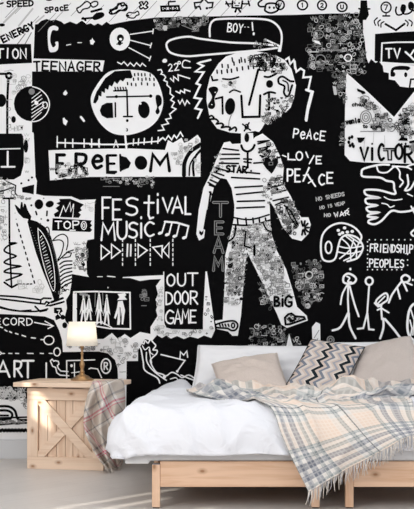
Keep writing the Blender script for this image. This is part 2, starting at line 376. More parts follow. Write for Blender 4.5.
S('a4', '120,8 132,28', 1.3, K_); S('a4', '118,18 148,18', 1.2, K_); S('a4', '195,18 225,18', 1.2, K_); S('a4', '222,5 228,26', 1.3, K_); S('a4', '168,40 162,55', 1.5, K_); S('a4', '176,40 186,55', 1.5, K_)
S('a4', '300,30 275,30 268,15 285,0', 1.4, K_, True); S('a4', '305,20 300,35 300,50 325,60 355,50 362,30 350,18 325,15', 1.5, K_, True, True)
E('a4', 320, 35, 5, 6, K_); E('a4', 340, 36, 5, 6, K_)
for x, y, c, rx in ((280, 5, 'V', 4.2), (302.5, 5.2, '1', 5), (322, 5.3, '2', 4.4), (342, 7, 'U', 5)):
    O('Z', x, y, rx, 4.6, 1.3, K_); ch(c, x - 1.3, y - 2, 2.6, 4, .9, K_)
scrib('Z', '150,-8 300,-8 300,-40 -20,-40 -20,-8', 20, [K_], (2, 5), 1.2, 5)
# man in a tall hat
P('Z', '360.5,0.5 367,0.5 367.5,8 370.5,8.3 370.3,9.6 368,10 369,15 366,20 361,20 359,15 359.8,10 358,9.2 358.3,7.8 360.3,8', K_)
O('Z', 386, 7.5, 5, 5.3, 1.2, K_); ch('7', 384, 5, 3.5, 5, .9, K_); S('Z', '383,16 389.5,16', 1.3, K_); S('Z', '386,13 386,16', 1, K_)
S('e4', '268,60 262,90 275,122 310,120 335,90 340,50 315,45 312,85 330,115 370,112 400,85 408,40 385,20 372,40 380,75 430,95', 1.3, K_, True)
E('e4', 320, 75, 20, 28, K_); E('e4', 392, 45, 20, 28, K_)
S('e4', '178,200 265,250 335,198', 1.7, K_); E('e4', 180, 202, 9, 9, K_); E('e4', 332, 200, 9, 9, K_)
for pts in ('165,180 142,195 140,225', '135,165 115,185 122,215', '110,148 85,175 95,210', '342,168 365,190 358,215', '372,165 398,185 392,215'): S('e4', pts, 1.0, K_, True)
P('Z', '375,34 396,32.3 440,30 440,62 415,65.5 404,64.5 384,62.5 374.6,61', K_)
S('Z', '440,42 396,42.3 382,43.2 381.3,62.5 404,64 440,64.5', 1.5)
T('Z', 'TV', 386, 48.5, 14, 9, 1.7); S('Z', '405.5,52 410,56 414,60', 1.9); S('Z', '410,56 414,50 420,48', 1.7)
S('a7', '305,125 310,95 345,85 385,88 380,95', 2.2, K_, True); E('a7', 312, 120, 10, 12, K_); E('a7', 373, 122, 8, 12, K_); S('a7', '320,92 380,92', 2, K_)
S('a7', '392,185 398,145 425,143', 1.3, K_)
# --- TEENAGER panel
T('Z', 'TEENAGER', 34, 61.5, 66, 9.2, 1.5, K_, .6, .32)
P('A', '190,140 195,112 215,102 232,110 228,122 208,122 200,160 210,188 222,180 220,168 232,168 230,198 212,208 195,200', W_, True)
S('A', '265,180 282,177', .9); S('A', '310,170 325,170', .9); P('A', '358,160 365,158 368,150 372,160 378,165 370,178 360,176', W_)
P('A', '252,370 258,362 263,358 264,366 270,370 262,380 254,378', W_)
E('B', 119, 156, 41, 46); E('B', 121, 152, 14, 15, K_); E('B', 118, 172, 8, 9, K_); E('B', 122, 156, 6, 5); E('B', 108, 176, 3, 3, K_); E('B', 128, 172, 3, 3, K_)
for p in ('160,137 250,124', '160,160 240,181', '155,190 238,234'): S('B', p, 1.1)
S('B', '252,116 250,134', 1.1); S('B', '245,172 240,190', 1.1); S('B', '242,224 236,242', 1.1)
S('B', '110,248 125,256 135,246 150,262 160,250 175,264 185,250 200,264 208,252 222,264', 1.1)
E('B', 298, 242, 9, 8)
T('B', '22', 312, 254, 40, 28, 1.1, W_, -4); O('B', 355, 250, 5, 5, 1); S('B', '398,246 378,240 368,252 372,268 400,270', 1.2, W_, True)
# circle with hatching
E('Z', 31.5, 103.7, 17.6, 17.6, K_); S('a8', '210,172 260,190 305,235 320,290 300,350 250,392 190,400', 1.1, W_, True)
for a in range(7): S('a8', [(205, 250 + a * 24), (262 + a * 6 - max(0, a - 4) * 14, 205 + a * 22)], .9 if a % 2 else .7, W_)
E('a8', 205, 205, 20, 20, GR); P('a8', '222,260 240,265 250,280 240,292 225,288', W_); O('a8', 292, 292, 15, 20, 1)
# left column marks
S('a8', '-20,90 38,90', 1.8, K_); O('a8', 58, 102, 17, 17, 2, K_); S('a8', '54,120 47,270 47,560', 1.8, K_); E('a8', 8, 262, 32, 42, K_); E('a8', 88, 385, 15, 22, K_)
scrib('Z', '1,67 30,74 30,86 18,92 13,100 13,118 22,122 31,124 33,176 24,172 22,132 8,130 8,76 1,72', 34, [PL, PL, GR], (1.5, 3.2), .5, 3, .02)
P('b1', '-20,88 140,88 150,105 155,200 153,290 135,360 90,385 -20,385', K_); S('b1', '-20,188 130,185', 1.2); S('b1', '50,205 50,302', 2); S('b1', '10,303 95,303', 1.8)
E('b1', 168, 170, 15, 42, K_)
for x, y in ((185, 390), (207, 372), (138, 410), (140, 50)): E('b1', x, y, 7, 7, K_)
P('b2', '142,75 190,62 222,55 218,120 190,112 145,106', K_); S('b2', '-20,25 10,10 50,38 102,62 98,110 110,125', 1.0, K_); S('b2', '-20,110 90,72', 1.1, K_); S('b2', '0,50 70,55', .8, GR)
scrib('b2', '0,10 90,30 90,130 0,140', 20, [GR, PL, K_], (1, 2.6), .5, 8, .05); scrib('b2', '60,122 205,125 205,150 60,145', 14, [GR], (.8, 1.6), .6, 9)
scrib('b2', '0,150 30,150 40,414 0,414', 20, [GR, PL], (1, 2.5), .5, 19, .02)
P('b2', '94,185 104,188 130,212 136,168 146,170 150,205 156,178 166,182 180,222 203,262 198,282 150,272 118,240 105,215', K_)
P('Z', '28.5,219 37,221.5 45,227 51,236.5 56,255 60,276 61,286 59,300 54,300 51,291 43,272 36,253 31,235 27.5,222', K_)
S('Z', '38,229 39,242 43,262 49,281 53.5,291 55,283 53.5,265 49,246 43,234 38.5,229', .8, W_, True, True)
rr = random.Random(4)
for k in range(16):
    t = k / 15; x, y = 41 + 11.5 * t, 237 + 44 * t; S('Z', [(x - 2.1 * (1 - abs(t - .5)), y + 1), (x + 2.3 * (1 - abs(t - .5)), y - 1 + rr.uniform(-1, 1))], .7, PL if k % 2 else W_)
for k in range(26):
    t = k / 25; S('Z', [(30 + 25 * t, 228 + 64 * t), (31 + 25 * t, 227.5 + 64 * t)], .5, GR); S('Z', [(47 + 12 * math.sin(t * 1.5), 232 + 50 * t), (48 + 12 * math.sin(t * 1.5), 232 + 50 * t)], .5, GR)
E('b2', 252, 183, 28, 32, K_); E('b2', 322, 182, 27, 21, K_, -.3); S('b2', '232,230 238,250', 1.3, K_); S('b2', '305,228 303,256', 1.3, K_)
for x, y, q in ((203, 190, 7), (267, 278, 6), (310, 287, 9), (283, 145, 5), (262, 308, 5), (105, 280, 4), (98, 240, 3)): E('b2', x, y, q, q, K_ if q > 6 else GR)
S('b2', '262,315 275,340 300,380', 1, K_); S('b2', '290,345 305,330 318,350 320,414', .9, K_, True)
S('b2', '60,145 62,414', 1.4, K_); S('b2', '22,145 85,145', 1.4, K_); S('b3', '60,-10 75,330', 1.4, K_)
S('b3', '60,45 104,46 55,62 28,90 45,108 104,130 55,150 28,172 75,188 134,196 60,212 28,232 80,242 140,248 90,270 40,288', 1.4, K_, True)
S('b3', '28,300 76,333 122,308', 1.5, K_)
for a, b in (((110, 280), (128, 330)), ((108, 320), (122, 414))): pass
for k in range(11):
    t = k / 10; x, y = 110 + 110 * t, -80 + 370 * t; S('b3', [(x, y), (x + 4, y + 15)], 1.1, K_)
for k in range(4): S('b3', [(130 + k * 22, 311), (140 + k * 22, 310)], 1, K_)
scrib('b3', '115,270 160,280 170,370 115,375', 5, [PL], (2, 3), .5, 11, 0); scrib('b3', '230,290 290,300 280,390 225,385', 7, [PL], (2, 3), .5, 12, 0)
S('b3', '-20,385 100,392 265,413 282,402 330,404', 1.4, K_); S('b3', '-20,404 150,424 262,438', 1.4, K_); S('b3', '265,413 262,438 290,440 300,425 320,432 300,452 330,448 414,425', 1.3, K_); S('b3', '-20,452 60,475 130,486 200,480', 1.3, K_)
S('A4', '205,128 250,112', 1.8, K_); S('A4', '200,142 250,128', 1.5, K_); S('A4', '0,150 60,162 140,165 190,155', 1.3, K_, True); S('A4', '140,145 160,165 185,160', 1.4, K_)
P('A4', '215,150 245,150 250,165 240,172 250,190 235,195 222,200 220,185 230,175 215,170', K_); S('A4', '228,160 238,160 232,175 242,185', .8)
E('A4', 250, 188, 9, 10, K_); E('A4', 258, 220, 10, 12, K_)
# roof of strokes right of the pen
S('b4', '60,350 90,320 130,305 160,325 165,370 155,414', .9, K_, True); S('b4', '60,350 110,345 135,370 120,440 95,480', .9, K_, True)
S('b4', '155,430 190,435 180,460 130,470', .9, K_); S('b5', '75,60 130,10 160,0', 1, K_)
for k in range(7): S('b5', [(86 + k * 1.5, 78 + k * 22), (112, 62 + k * 22), (152, 60 + k * 19)], 1.1, K_, True)
scrib('b4', '215,355 290,350 300,480 220,480', 20, [GR, PL], (1, 2.2), .6, 13, .1); scrib('b5', '160,0 235,0 235,120 165,100', 30, [GR, GR, K_], (1, 2.2), .6, 14, .1)
scrib('b4', '270,90 330,90 330,175 270,165', 4, [PL], (2, 3), .5, 15, 0); scrib('b5', '85,190 145,190 120,250 85,240', 8, [GR, K_], (1, 2), .6, 16, .1)
# crown and TOPO
P('b4', '105,62 180,60 275,100 250,125 262,140 238,155 255,170 240,192 75,185 68,165 100,145 80,125 108,105 85,92 112,80', K_)
S('b4', '108,185 135,110 150,150 180,85 185,150 205,95 198,190', 1.1)
P('b4', '60,195 330,210 320,230 332,245 318,260 332,275 320,290 55,280', K_)
T('b4', 'TOP', 78, 215, 165, 50, 1.3); O('b4', 275, 245, 18, 28, .9); ch('O', 267, 230, 15, 30, .8, W_, 0, 'b4'); S('b4', '180,278 215,278', 1.2)
# --- left lower lettering
T('d1', 'CORD', 18, 45, 165, 40, 1.1); S('d1', '2,48 -12,48 -12,82 2,82', 1.1); S('d1', '-12,65 0,65', 1.1)
S('d1', '195,70 300,90', 1.1); S('d1', '255,63 302,90 272,105', 1.1)
for a in ((0, 95, 14, 100), (28, 112, 40, 120), (55, 122, 66, 128), (88, 132, 102, 137), (125, 143, 145, 150), (178, 157, 200, 159)): S('d1', [(a[0], a[1]), (a[2], a[3])], 1.2)
S('d1', '232,167 250,168', 1.2); O('d1', 277, 171, 28, 25, 1.2)
for x in (8, 50, 88, 155, 170, 228, 278): S('d1', [(x, 245), (x + 18, 246)], 1.0)
O('d1', 323, 237, 18, 23, 1.2); S('d1', '0,235 10,245 0,252', 1)
ch('A', -18, 290, 72, 88, 2.1, W_, 0, 'd1'); ch('R', 82, 288, 42, 88, 2.1, W_, 0, 'd1'); ch('T', 126, 287, 64, 94, 2.1, W_, 0, 'd1')
S('d1', '262,300 262,386', 1.6)
S('d1', '285,288 295,278 305,290 312,286 330,290 334,305 325,315 330,330 345,345 385,348', 1.2); S('d1', '285,288 298,318 315,325 322,355 340,368 390,372', 1.2)
S('d2', '35,372 35,262 180,258', 1.2); E('d2', 60, 288, 7, 8); S('d2', '75,275 75,350', 1); S('d2', '60,325 100,320', 1); S('d2', '150,305 160,300 195,305 215,350', 1.2); E('d2', 80, 345, 4, 4)
O('d2', 238, 290, 25, 38, 1.4); ch('R', 229, 272, 18, 36, 1.3, W_, 0, 'd2')
scrib('d6', '0,228 60,232 128,240 128,285 0,285', 60, [PL, GR, PL], (1, 2.6), .9, 21, .25)
T('d6', 'erod', 0, 236, 105, 38, 1.0, PL)
S('d6', '-20,322 40,322 72,342 84,378 100,388 130,388', 1.9, K_, True); S('d6', '-20,342 35,342 58,356 56,376 35,386 -20,388', 1.8, K_, True); S('d6', '-20,366 40,366', 1.5, K_)
S('d6', '-20,412 60,405 130,402', 1.5, K_); scrib('d6', '0,390 120,392 120,405 0,408', 30, [GR], (.8, 1.5), .6, 22, .1)
S('d6', [(x, 438 + (4 if k % 2 else -4)) for k, x in enumerate(range(-20, 140, 8))], 2, K_, True); S('Z', '-20,418.5 30,417', 1.3, K_, True)
scrib('d6', '115,280 128,280 128,330 110,330', 10, [GR], (.8, 1.6), .6, 23, .1)
# --- head one
P('b6', '48,222 52,200 65,165 110,95 160,58 240,53 252,88 245,96 215,95 202,112 188,103 172,125 158,112 145,138 132,130 125,155 110,147 108,172 92,162 90,190 76,183 74,205 60,225', K_)
for i, (x, y) in enumerate([(262, 76), (280, 74), (298, 76), (315, 76), (342, 78), (256, 100), (280, 98), (300, 102), (320, 98), (340, 100), (362, 100), (225, 122), (245, 126), (268, 128), (298, 122), (328, 125), (362, 128)]):
    S('b6', [(x, y - 5), (x + 1, y + 6)], 1.1, K_)
for k in range(5): S('b6', [(160 + k * 14, 142), (164 + k * 14, 158)], 1, K_)
S('b6', '155,160 222,158 226,292', 1.3, K_); S('b6', '118,192 345,187', 1.2, K_); E('b6', 168, 190, 8, 8, K_); E('b6', 345, 187, 9, 9, K_); S('b6', '205,293 250,293', 1.3, K_)
E('b6', 224, 314, 7, 8, K_); E('b6', 222, 362, 6, 9, K_); E('b6', 218, 362, 4, 4)
P('b6', '148,222 152,300 118,302 92,288 82,262 92,235 118,222', K_); S('b6', '162,222 163,294', 1.2, K_)
E('b6', 310, 258, 30, 44, K_, -.1); E('b6', 292, 226, 6, 6); P('b6', '372,185 390,182 402,200 400,230 386,245 392,268 380,282 370,268 378,245 372,215', K_, True)
S('E', '228,210 400,215', 1.5); S('F', '0,217 150,217', 1.6); S('F', '140,180 145,230', 2.0)
for x in (228, 260, 290, 335, 365, 395): S('E', [(x, 196 if x > 230 else 185), (x, 228)], 1.2)
S('F', '35,200 35,225', 1.2); S('F', '95,228 103,200 112,228', 1.1)
S('F', '150,214 275,204 290,190', 1.3)
for x in (172, 192, 215, 245, 270): S('F', [(x, 220 - (x - 170) * .08), (x + 2, 196 - (x - 170) * .08)], 1.2)
S('F', '278,198 290,190 300,200 312,182 325,198 335,180 345,192 360,168 370,185', 1.3)
P('A', '250,472 256,468 260,475 270,482 262,500 252,492', W_); S('Z', '81,117 84,121', 2.2); S('Z', '64,94 66,92', 1.6)
# FREEDOM
for c, x, y, w, h, lw in (('F', 57, 155, 7.5, 18, 2.6), ('R', 76, 154, 11, 20, 2.6), ('e', 92, 152, 10.5, 16, 2.6), ('E', 108, 155.5, 8, 16.5, 2.0), ('M', 150.5, 154.5, 19, 16.5, 2.5)): ch(c, x, y, w, h, lw, K_)
P('F', '122,262 145,268 163,290 155,310 125,322', K_); S('F', '120,258 122,322', 1.5, K_); E('F', 203, 290, 25, 28, K_, -.2); S('F', '66,262 68,330 98,332', 1.6, K_)
P('Z', '61,172 68,176 62,178', K_)
scrib('E', '200,315 240,300 330,285 360,330 330,352 205,358', 46, [GR, K_, PL], (.9, 2.4), .6, 31, .1); scrib('F', '325,245 372,240 365,300 325,290', 12, [PL, GR], (1, 2), .6, 32, 0)
S('F', '372,340 375,290 395,250 414,232 440,215', 2.4, K_, True); S('F', '395,340 398,300 414,270 440,245', 1.2, K_, True); S('G', '18,340 20,290 40,250 75,225', 2.4, K_, True); S('G', '55,340 52,300 62,265 82,240', 1.8, K_, True)
scrib('G', '0,190 30,200 70,190 75,215 30,245 0,260', 20, [GR, PL], (.8, 2), .6, 33, .05); scrib('G', '60,280 80,260 80,335 62,335', 8, [PL], (.8, 2), .6, 34, .05)
scrib('F', '50,350 255,345 255,390 200,385 130,370 50,375', 60, [GR, GR, PL], (.7, 1.7), .5, 35, .15); S('F', '52,384 118,384', .6, GR); S('F', '55,352 120,354', .6, GR)
# zigzags between the heads
S('b7', '50,65 70,62 78,78 70,90 88,95 100,110 88,130 110,140 108,160 130,180 128,215 150,232 132,255 155,270 138,300 165,312 125,345 135,370 100,378 118,405 75,415 90,445 52,450', 1.25)
S('b7', '130,118 150,138 150,105 180,130 178,95 252,118', 1.3); S('b7', '165,200 190,212 195,195 220,210 220,188 255,200', 1.3); S('b7', '180,258 190,280 205,252 222,288 235,258 252,278', 1.2)
S('b7', '385,0 322,15 305,22 340,38 288,75 342,78 295,150 320,160 282,240 325,248 288,308 328,318 304,370', 2.0)
E('b7', 92, 8, 14, 10)
# hat
S('Z', '275,45.5 255,43.5 230,42.5 200,38.8 190,36.8 179,37.8 169,41 166.5,46 171,53 186,56.3 205,55 235,52.5 262,50 277,48', 2.0, W_, True)
S('a4', '45,168 45,125 58,98 90,88 200,86 300,90 345,108 370,140 376,180 368,235', 2.0, W_, True); S('a4', '300,182 365,212 362,235', 1.8)
T('a4', 'BOY', 128, 108, 68, 40, 1.2, W_, 6); S('a4', '205,125 208,125', .8); S('a4', '220,125 224,126', .8); S('a4', '240,105 243,140', 1.4); E('a4', 247, 156, 5, 7)
scrib('a4', '235,178 300,176 350,200 340,225 250,232', 18, [K_, GR], (.6, 1.6), .6, 36, .2)
# star kid's head
rr = random.Random(9)
for x, y in [(165,38),(200,22),(232,8),(265,5),(130,35),(295,20),(100,70),(127,72),(160,66),(185,64),(218,55),(250,50),(285,45),(315,42)]: S('b8', [(x, y - 9), (x + 2, y + 9)], 1.2, K_)
for x in range(232, 300, 9): S('Z', [(x, 58 + rr.uniform(-1, 1)), (x + .8, 62)], 1.1, K_) if x < 262 else None
scrib('Z', '250,54 272,55 284,61 290,70 280,73 262,72 254,68 248,62', 95, [K_, K_, GR], (.7, 2.3), .8, 37, .15)
S('b8', '68,98 75,122 103,118', 1.4, K_); S('b8', '135,112 180,115 228,102', 1.4, K_, True); E('b8', 180, 140, 13, 15, K_); S('b8', '175,192 200,178 238,190', 1.3, K_, True)
P('b8', '50,172 75,158 100,162 108,180 95,205 85,232 90,270 75,290 52,285 48,265 66,235 70,212', K_, True); E('b8', 90, 192, 4, 3); E('b8', 70, 264, 4, 3)
S('b8', '92,230 132,220 134,318', 1.5, K_); E('b8', 178, 275, 30, 50, K_, .08); S('b8', '185,325 172,360 170,390', .8, GR)
S('b8', '344,58 320,150 290,265', 1.8, K_); S('b8', '244,212 252,338 352,336 356,210', 1.8, K_)
S('c1', '75,190 100,192 135,175', 1.6, K_, True); E('c1', 101, 228, 18, 20, K_); S('c1', '72,282 100,270 130,275', 1.6, K_, True); S('c1', '98,272 98,360', 1.8, K_)
S('c1', '225,215 205,212 170,190 148,200 150,225 178,240 175,270 185,290 200,288 210,260 218,235', 1.6, K_, True); S('c1', '170,210 195,225 198,265', 1.1, K_, True)
S('b8', '55,335 70,330 82,345 60,352 92,350 108,365 98,378 125,375 138,385 128,400 155,395 178,400 175,415 205,398 215,410 212,420', 1.5, K_, True)
S('b8', '252,380 298,415', 1.2, K_); S('b8', '290,372 262,420', 1.2, K_); O('b8', 276, 395, 10, 14, .9, K_)
scrib('Z', '268,99 294,96 290,107 285,112 276,120 266,125 262,122 265,108', 80, [K_, GR, GR], (.7, 2), .7, 38, .2)
scrib('Z', '218,78 236,76 236,88 222,90', 10, [PL], (.8, 1.6), .5, 39, 0)
E('Z', 246.8, 137.8, 2.4, 4.6, K_)
# shirt
S('c2', '265,80 275,102 298,112 322,100 334,78', 1.8, K_, True); S('c2', '298,112 299,195', 1.6, K_); S('c2', '278,150 318,152', 1.3, K_); S('c2', '280,165 315,170', 1.3, K_)
scrib('c2', '140,110 175,100 170,230 125,260 105,240', 26, [GR, K_, PL], (.5, 1.6), .6, 49, .1)
for p in ('172,96 250,106', '166,126 255,126', '158,150 255,148', '152,172 250,174', '135,196 190,212 220,215', '215,246 360,254', '232,298 375,290', '240,334 385,320', '245,370 385,366', '242,404 385,398',
          '352,72 410,55', '355,118 400,95', '330,172 380,168', '125,218 175,236', '112,232 160,256', '106,258 148,280', '100,285 138,300'): S('c2', p, 1.3, K_)
T('c2', 'STAR', 188, 185, 105, 32, 1.5, K_, 8); E('c2', 316, 212, 5, 5, K_)
S('c2', '260,216 360,226', 1.3, K_)
for p in ('75,50 120,45', '80,80 125,70', '85,108 100,112', '130,210 178,200', '132,245 185,230', '135,270 195,255', '140,300 205,285', '150,318 190,300', '160,118 178,112', '125,215 168,208'): S('c3', p, 1.2, K_)
P('c3', '95,124 112,115 128,122 134,132 140,118 160,120 162,140 140,178 133,185 112,165 98,145', K_)
scrib('Z', '258,150 272,142 280,156 283,168 274,165 262,160', 34, [GR, K_], (.8, 2), .6, 40, .05); scrib('Z', '262,178 280,176 286,190 276,196 268,205 262,200', 46, [GR, GR, K_], (.8, 2.2), .6, 41, .05)
S('C3', '122,48 112,120 100,195', 1.4, K_); S('C3', '118,48 128,60', 1.4, K_); S('C3', '112,10 150,32', 1.3, K_); S('C3', '120,0 158,16', 1.3, K_); P('C3', '78,200 86,208 94,200 92,215 84,222 76,212', K_); S('C3', '95,195 108,120', .9, K_)
S('C3', '215,150 280,158 355,138', 1.2, K_, True); S('C3', '212,178 285,180 358,160', 1.4, K_, True)
for x in (228, 262, 290, 315, 340): S('C3', [(x, 152), (x + 3, 178)], 1.3, K_)
# trousers
scrib('Z', '232,228 246,226 268,222 272,238 282,266 290,290 292,300 277,306 262,278 250,252 246,248 244,272 241,305 225,305 226,258', 470, [PL, GR, GR], (1.0, 2.8), .65, 42, .06)
scrib('Z', '232,228 268,222 285,270 275,272 250,248 242,300 228,300 228,256', 90, [K_, GR, K_], (.5, 1.7), .6, 43, .3)
S('C3', '222,180 215,225 192,245', 1.4, K_, True); S('C3', '332,175 345,198 362,205', 1.3, K_, True); S('C3', '262,205 256,262 278,270', 1.3, K_); S('C3', '296,262 296,298', 1.8, K_)
scrib('c3', '145,330 190,290 225,300 255,370 240,440 200,440', 110, [GR, GR, K_], (.8, 2.4), .6, 44, .05); S('c3', '188,320 215,345 245,400', 1.3, K_); S('c3', '195,330 215,375 238,405', 1.0, K_)
for a in range(7):
    t = -1.9 + a * .62; S('c3', [(268 + 8 * math.cos(t), 415 + 9 * math.sin(t)), (268 + 24 * math.cos(t), 415 + 30 * math.sin(t))], 1.5, K_)
ch('B', 274.5, 297, 4.5, 9, 1.8, K_); S('Z', '282.5,299 282.5,306', 1.8, K_); E('Z', 282.5, 295.8, 1, 1, K_); ch('G', 285, 296, 6.5, 10.5, 1.8, K_)
S('c5', '232,430 228,395 245,378 262,374 280,388 325,392 330,402 300,412 255,428', 1.6, K_, closed=True); scrib('c5', '235,385 265,380 310,398 250,420', 24, [K_], (.4, 1.2), .6, 45, .2)
S('c4', '72,440 95,430 130,422 160,422 175,440 165,462 145,465 125,455 80,452', 1.4, K_, True, True); O('c4', 153, 442, 7, 11, 1.1, K_)
for x in (90, 103, 116, 130): S('c4', [(x, 436), (x + 4, 446)], 1.2, K_)
scrib('Z', '226,262 244,262 243,296 225,300', 40, [GR, K_, GR], (.8, 2), .8, 46, .1)
scrib('Z', '206,290 209,300 213,322 213,334 205,334', 14, [GR, K_], (.6, 1.6), .5, 47, .1)
for k, x in enumerate((99, 110)): pass
# TEAM
for c, x, y, w, h in (('T', 213.5, 202.5, 14, 14), ('E', 215.5, 222, 7.5, 12), ('A', 214, 237.5, 9, 15), ('M', 213.5, 257.5, 9.5, 13)): ch(c, x, y, w, h, 2.8, GR); ch(c, x, y, w, h, .8, K_)
# grey doodle clouds on the black ground
DC = [DG, DG, DG, GR, PL]
scrib('Z', '309,16 360,14 362,30 364,60 366,74 352,78 345,70 340,78 326,72 316,70 308,68 310,52 304,50 312,45 310,30', 330, DC, (.9, 2.8), .65, 51, .1)
O('Z', 318.5, 34.5, 5, 4, 1, GR); O('Z', 320.5, 60, 5, 5, 1, GR); O('Z', 348, 58, 3.5, 3.5, 1.2, W_); S('Z', '309,52 318,52', 1.2, PL); P('Z', '313,40 319,41.5 321,45 315,43', W_); S('Z', '320,51 345,50', 1.3, GR)
scrib('Z', '335,76 345,72 345,105 340,102 334,88', 45, DC, (.8, 2.2), .65, 52, .15); scrib('Z', '341,124 345,122 345,146 340,146 339,132', 24, DC, (.6, 1.6), .6, 53, .2)
P('Z', '332.5,86 336,87 337,95 334,95', PL)
scrib('Z', '292,262 322,260 322,284 320,300 306,308 300,300 296,285', 150, DC, (1, 2.6), .65, 54, .1); O('Z', 309, 275, 3.5, 3.5, 1.2, PL); O('Z', 312, 297, 5, 4.5, 1, GR); O('Z', 300, 285, 4.5, 4.5, 1, GR)
scrib('Z', '259,282 263,284 275,308 268,309 258,298', 34, DC, (.9, 2.3), .65, 55, .1); scrib('Z', '250,330 258,325 275,323 283,327 290,330 300,340 300,350 250,350', 100, DC, (.9, 2.6), .65, 56, .1)
S('c5', '50,450 68,452 72,470 66,490 52,492', 1.3, GR, True)
scrib('Z', '152,18 208,17 208,25 196,27 200,32 186,28 175,26 168,30 157,30', 95, DC, (.8, 2), .6, 57, .1); O('Z', 160, 27, 3.4, 3.2, 1, GR); E('Z', 165, 28, 2.5, 2.5, PL); S('a3', '275,135 350,165 365,155 340,130', .8, GR); S('a3', '365,165 330,168', .8, GR)
scrib('a4', '0,70 30,70 25,100 0,100', 6, DC, (.8, 1.6), .6, 58)
# lightning
S('c1', '185,102 200,92 208,125 226,105 240,165 262,148 280,160 275,195 315,192 300,262 322,272', 1.9); S('c1', '318,275 300,345 289,412', 2.6); P('c1', '224,104 236,108 240,160 228,150', W_)
# words at the middle right
T('H', 'PeAcE', 68, 112, 90, 26, 1.4, W_, 8, .3); 
S('H', '52,183 52,200 72,201', 1.5); S('H', '36,188 46,192', 1.2); O('H', 84, 190, 9, 12, 1.5); S('H', '103,179 109,194', 1.5); S('H', '126,189 113,212', 1.4); ch('E', 133, 191, 14, 21, 1.5, W_, 0, 'H')
for c, x, y, w, h in (('P', 50, 228, 16, 34), ('E', 72, 228, 14, 36), ('C', 140, 243, 16, 30), ('E', 164, 238, 16, 30)): ch(c, x, y, w, h, 1.7, W_, 0, 'H')
S('H', '112,224 95,262', 1.7); S('H', '96,246 110,243', 1.3); S('H', '108,244 130,277', 1.7); S('H', '110,268 122,260', 1.2)
S('H', '104,0 122,6 118,22 108,60 104,88', 2.6)
T('d8', 'NO SNEEDS', 28, 126, 130, 17, .75, PL, -26, .25); T('d8', 'NO IS WEAP', 45, 168, 115, 14, .75, PL, -24, .25); T('d8', 'NO', 66, 202, 28, 14, 1.0, PL); T('d8', 'WAR', 112, 196, 68, 20, 1.0, W_, -10); S('d8', '145,210 178,178', .9)
# victory panel
for c, x, y, w, h in (('V', 150, 285, 36, 60), ('C', 238, 268, 26, 78), ('O', 322, 268, 34, 72), ('R', 368, 278, 40, 78)): ch(c, x, y, w, h, 2.0, K_, 0, 'c6')
S('c6', '207,288 207,345', 2, K_); E('c6', 207, 266, 5, 5, K_); S('c6', '264,290 320,290', 1.3, K_); S('c6', '264,300 284,300 286,345 302,345 302,300 320,300', 1.1, K_); E('c6', 352, 268, 5, 6, K_); E('c6', 372, 266, 5, 6, K_)
ch('Y', 415, 280, 34, 72, 2, K_, 0, 'c6')
P('c6', '133,235 172,235 165,250 150,262 138,258', K_); P('a7', '132,190 170,205 175,215 160,220 150,210 135,205', K_)
for x, y in ((95, 238), (108, 232), (92, 258), (98, 275), (115, 278), (110, 268)): E('c6', x, y, 7, 9, K_)
O('c6', 176, 135, 27, 32, 1, GR); O('c6', 176, 135, 17, 21, 1, GR); O('c6', 176, 135, 8, 10, .8, GR); O('c6', 302, 185, 18, 20, 1, GR); S('c6', '150,205 262,205', .9, GR); O('c6', 170, 42, 22, 12, .9, GR)
T('c6', 'wania', 78, 148, 68, 22, 1.1, K_, -12); T('c6', 'to swans', 162, 172, 95, 15, .8, K_); T('c6', 'chocos', 108, 65, 92, 15, .8, K_); T('c6', 'PRE', 340, 145, 50, 22, 1.2, K_); T('c6', 'to the', 322, 180, 75, 16, 1, K_); T('c6', 'HOPE', 345, 203, 62, 18, 1.2, K_)
scrib('c6', '150,40 200,60 290,130 318,160 300,205 200,190 210,100 150,80', 105, [GR, PL, GR, K_], (.8, 2.3), .6, 61, .08); scrib('c6', '330,135 380,70 414,60 414,240 335,230 320,160', 80, [GR, PL, K_], (.8, 2.3), .6, 62, .1)
P('c6', '335,250 350,232 380,238 382,252', K_); S('c6', '395,258 414,255', 2, K_); scrib('c6', '385,270 414,265 414,300 390,290', 12, [GR], (.8, 1.8), .5, 63, 0)
S('c6', '172,230 165,300', .5, PL); S('c6', '268,225 270,300', .5, PL); S('c6', '215,210 212,260', .5, PL)
# hand figure
S('c7', '190,42 150,42 85,58 74,75 82,92 150,96 180,110 208,116 212,142 214,166 150,150 95,148 86,158 100,172 150,182 100,184 90,194 100,208 140,214 100,222 96,232 110,242 148,244 108,252 102,262 140,266 108,276 104,288 130,294 160,278 200,238 240,242 285,236 300,222', 2.1, W_, True)
S('c7', '138,48 148,72 182,74 215,50 236,72 236,98 250,115 236,135', 1.6, W_, True); S('c7', '268,85 272,125 258,150 280,145 300,112', 1.9, W_, True); S('c7', '205,48 262,52 285,62', 1.6, W_, True)
S('c7', '170,178 188,188 215,192 245,188', 1.2, W_, True); S('c7', '160,205 182,210 195,222 212,216', 1.2, W_, True); S('c7', '268,165 290,175', 1.2); S('c7', '284,218 297,245', 1.6); S('c7', '300,315 284,330 290,342 300,345', 1.8, W_, True)
S('c7', '262,52 300,40 340,70 360,120 340,200 300,222', 1.8, W_, True); S('c7', '300,250 340,262 380,250', 1.6, W_, True)
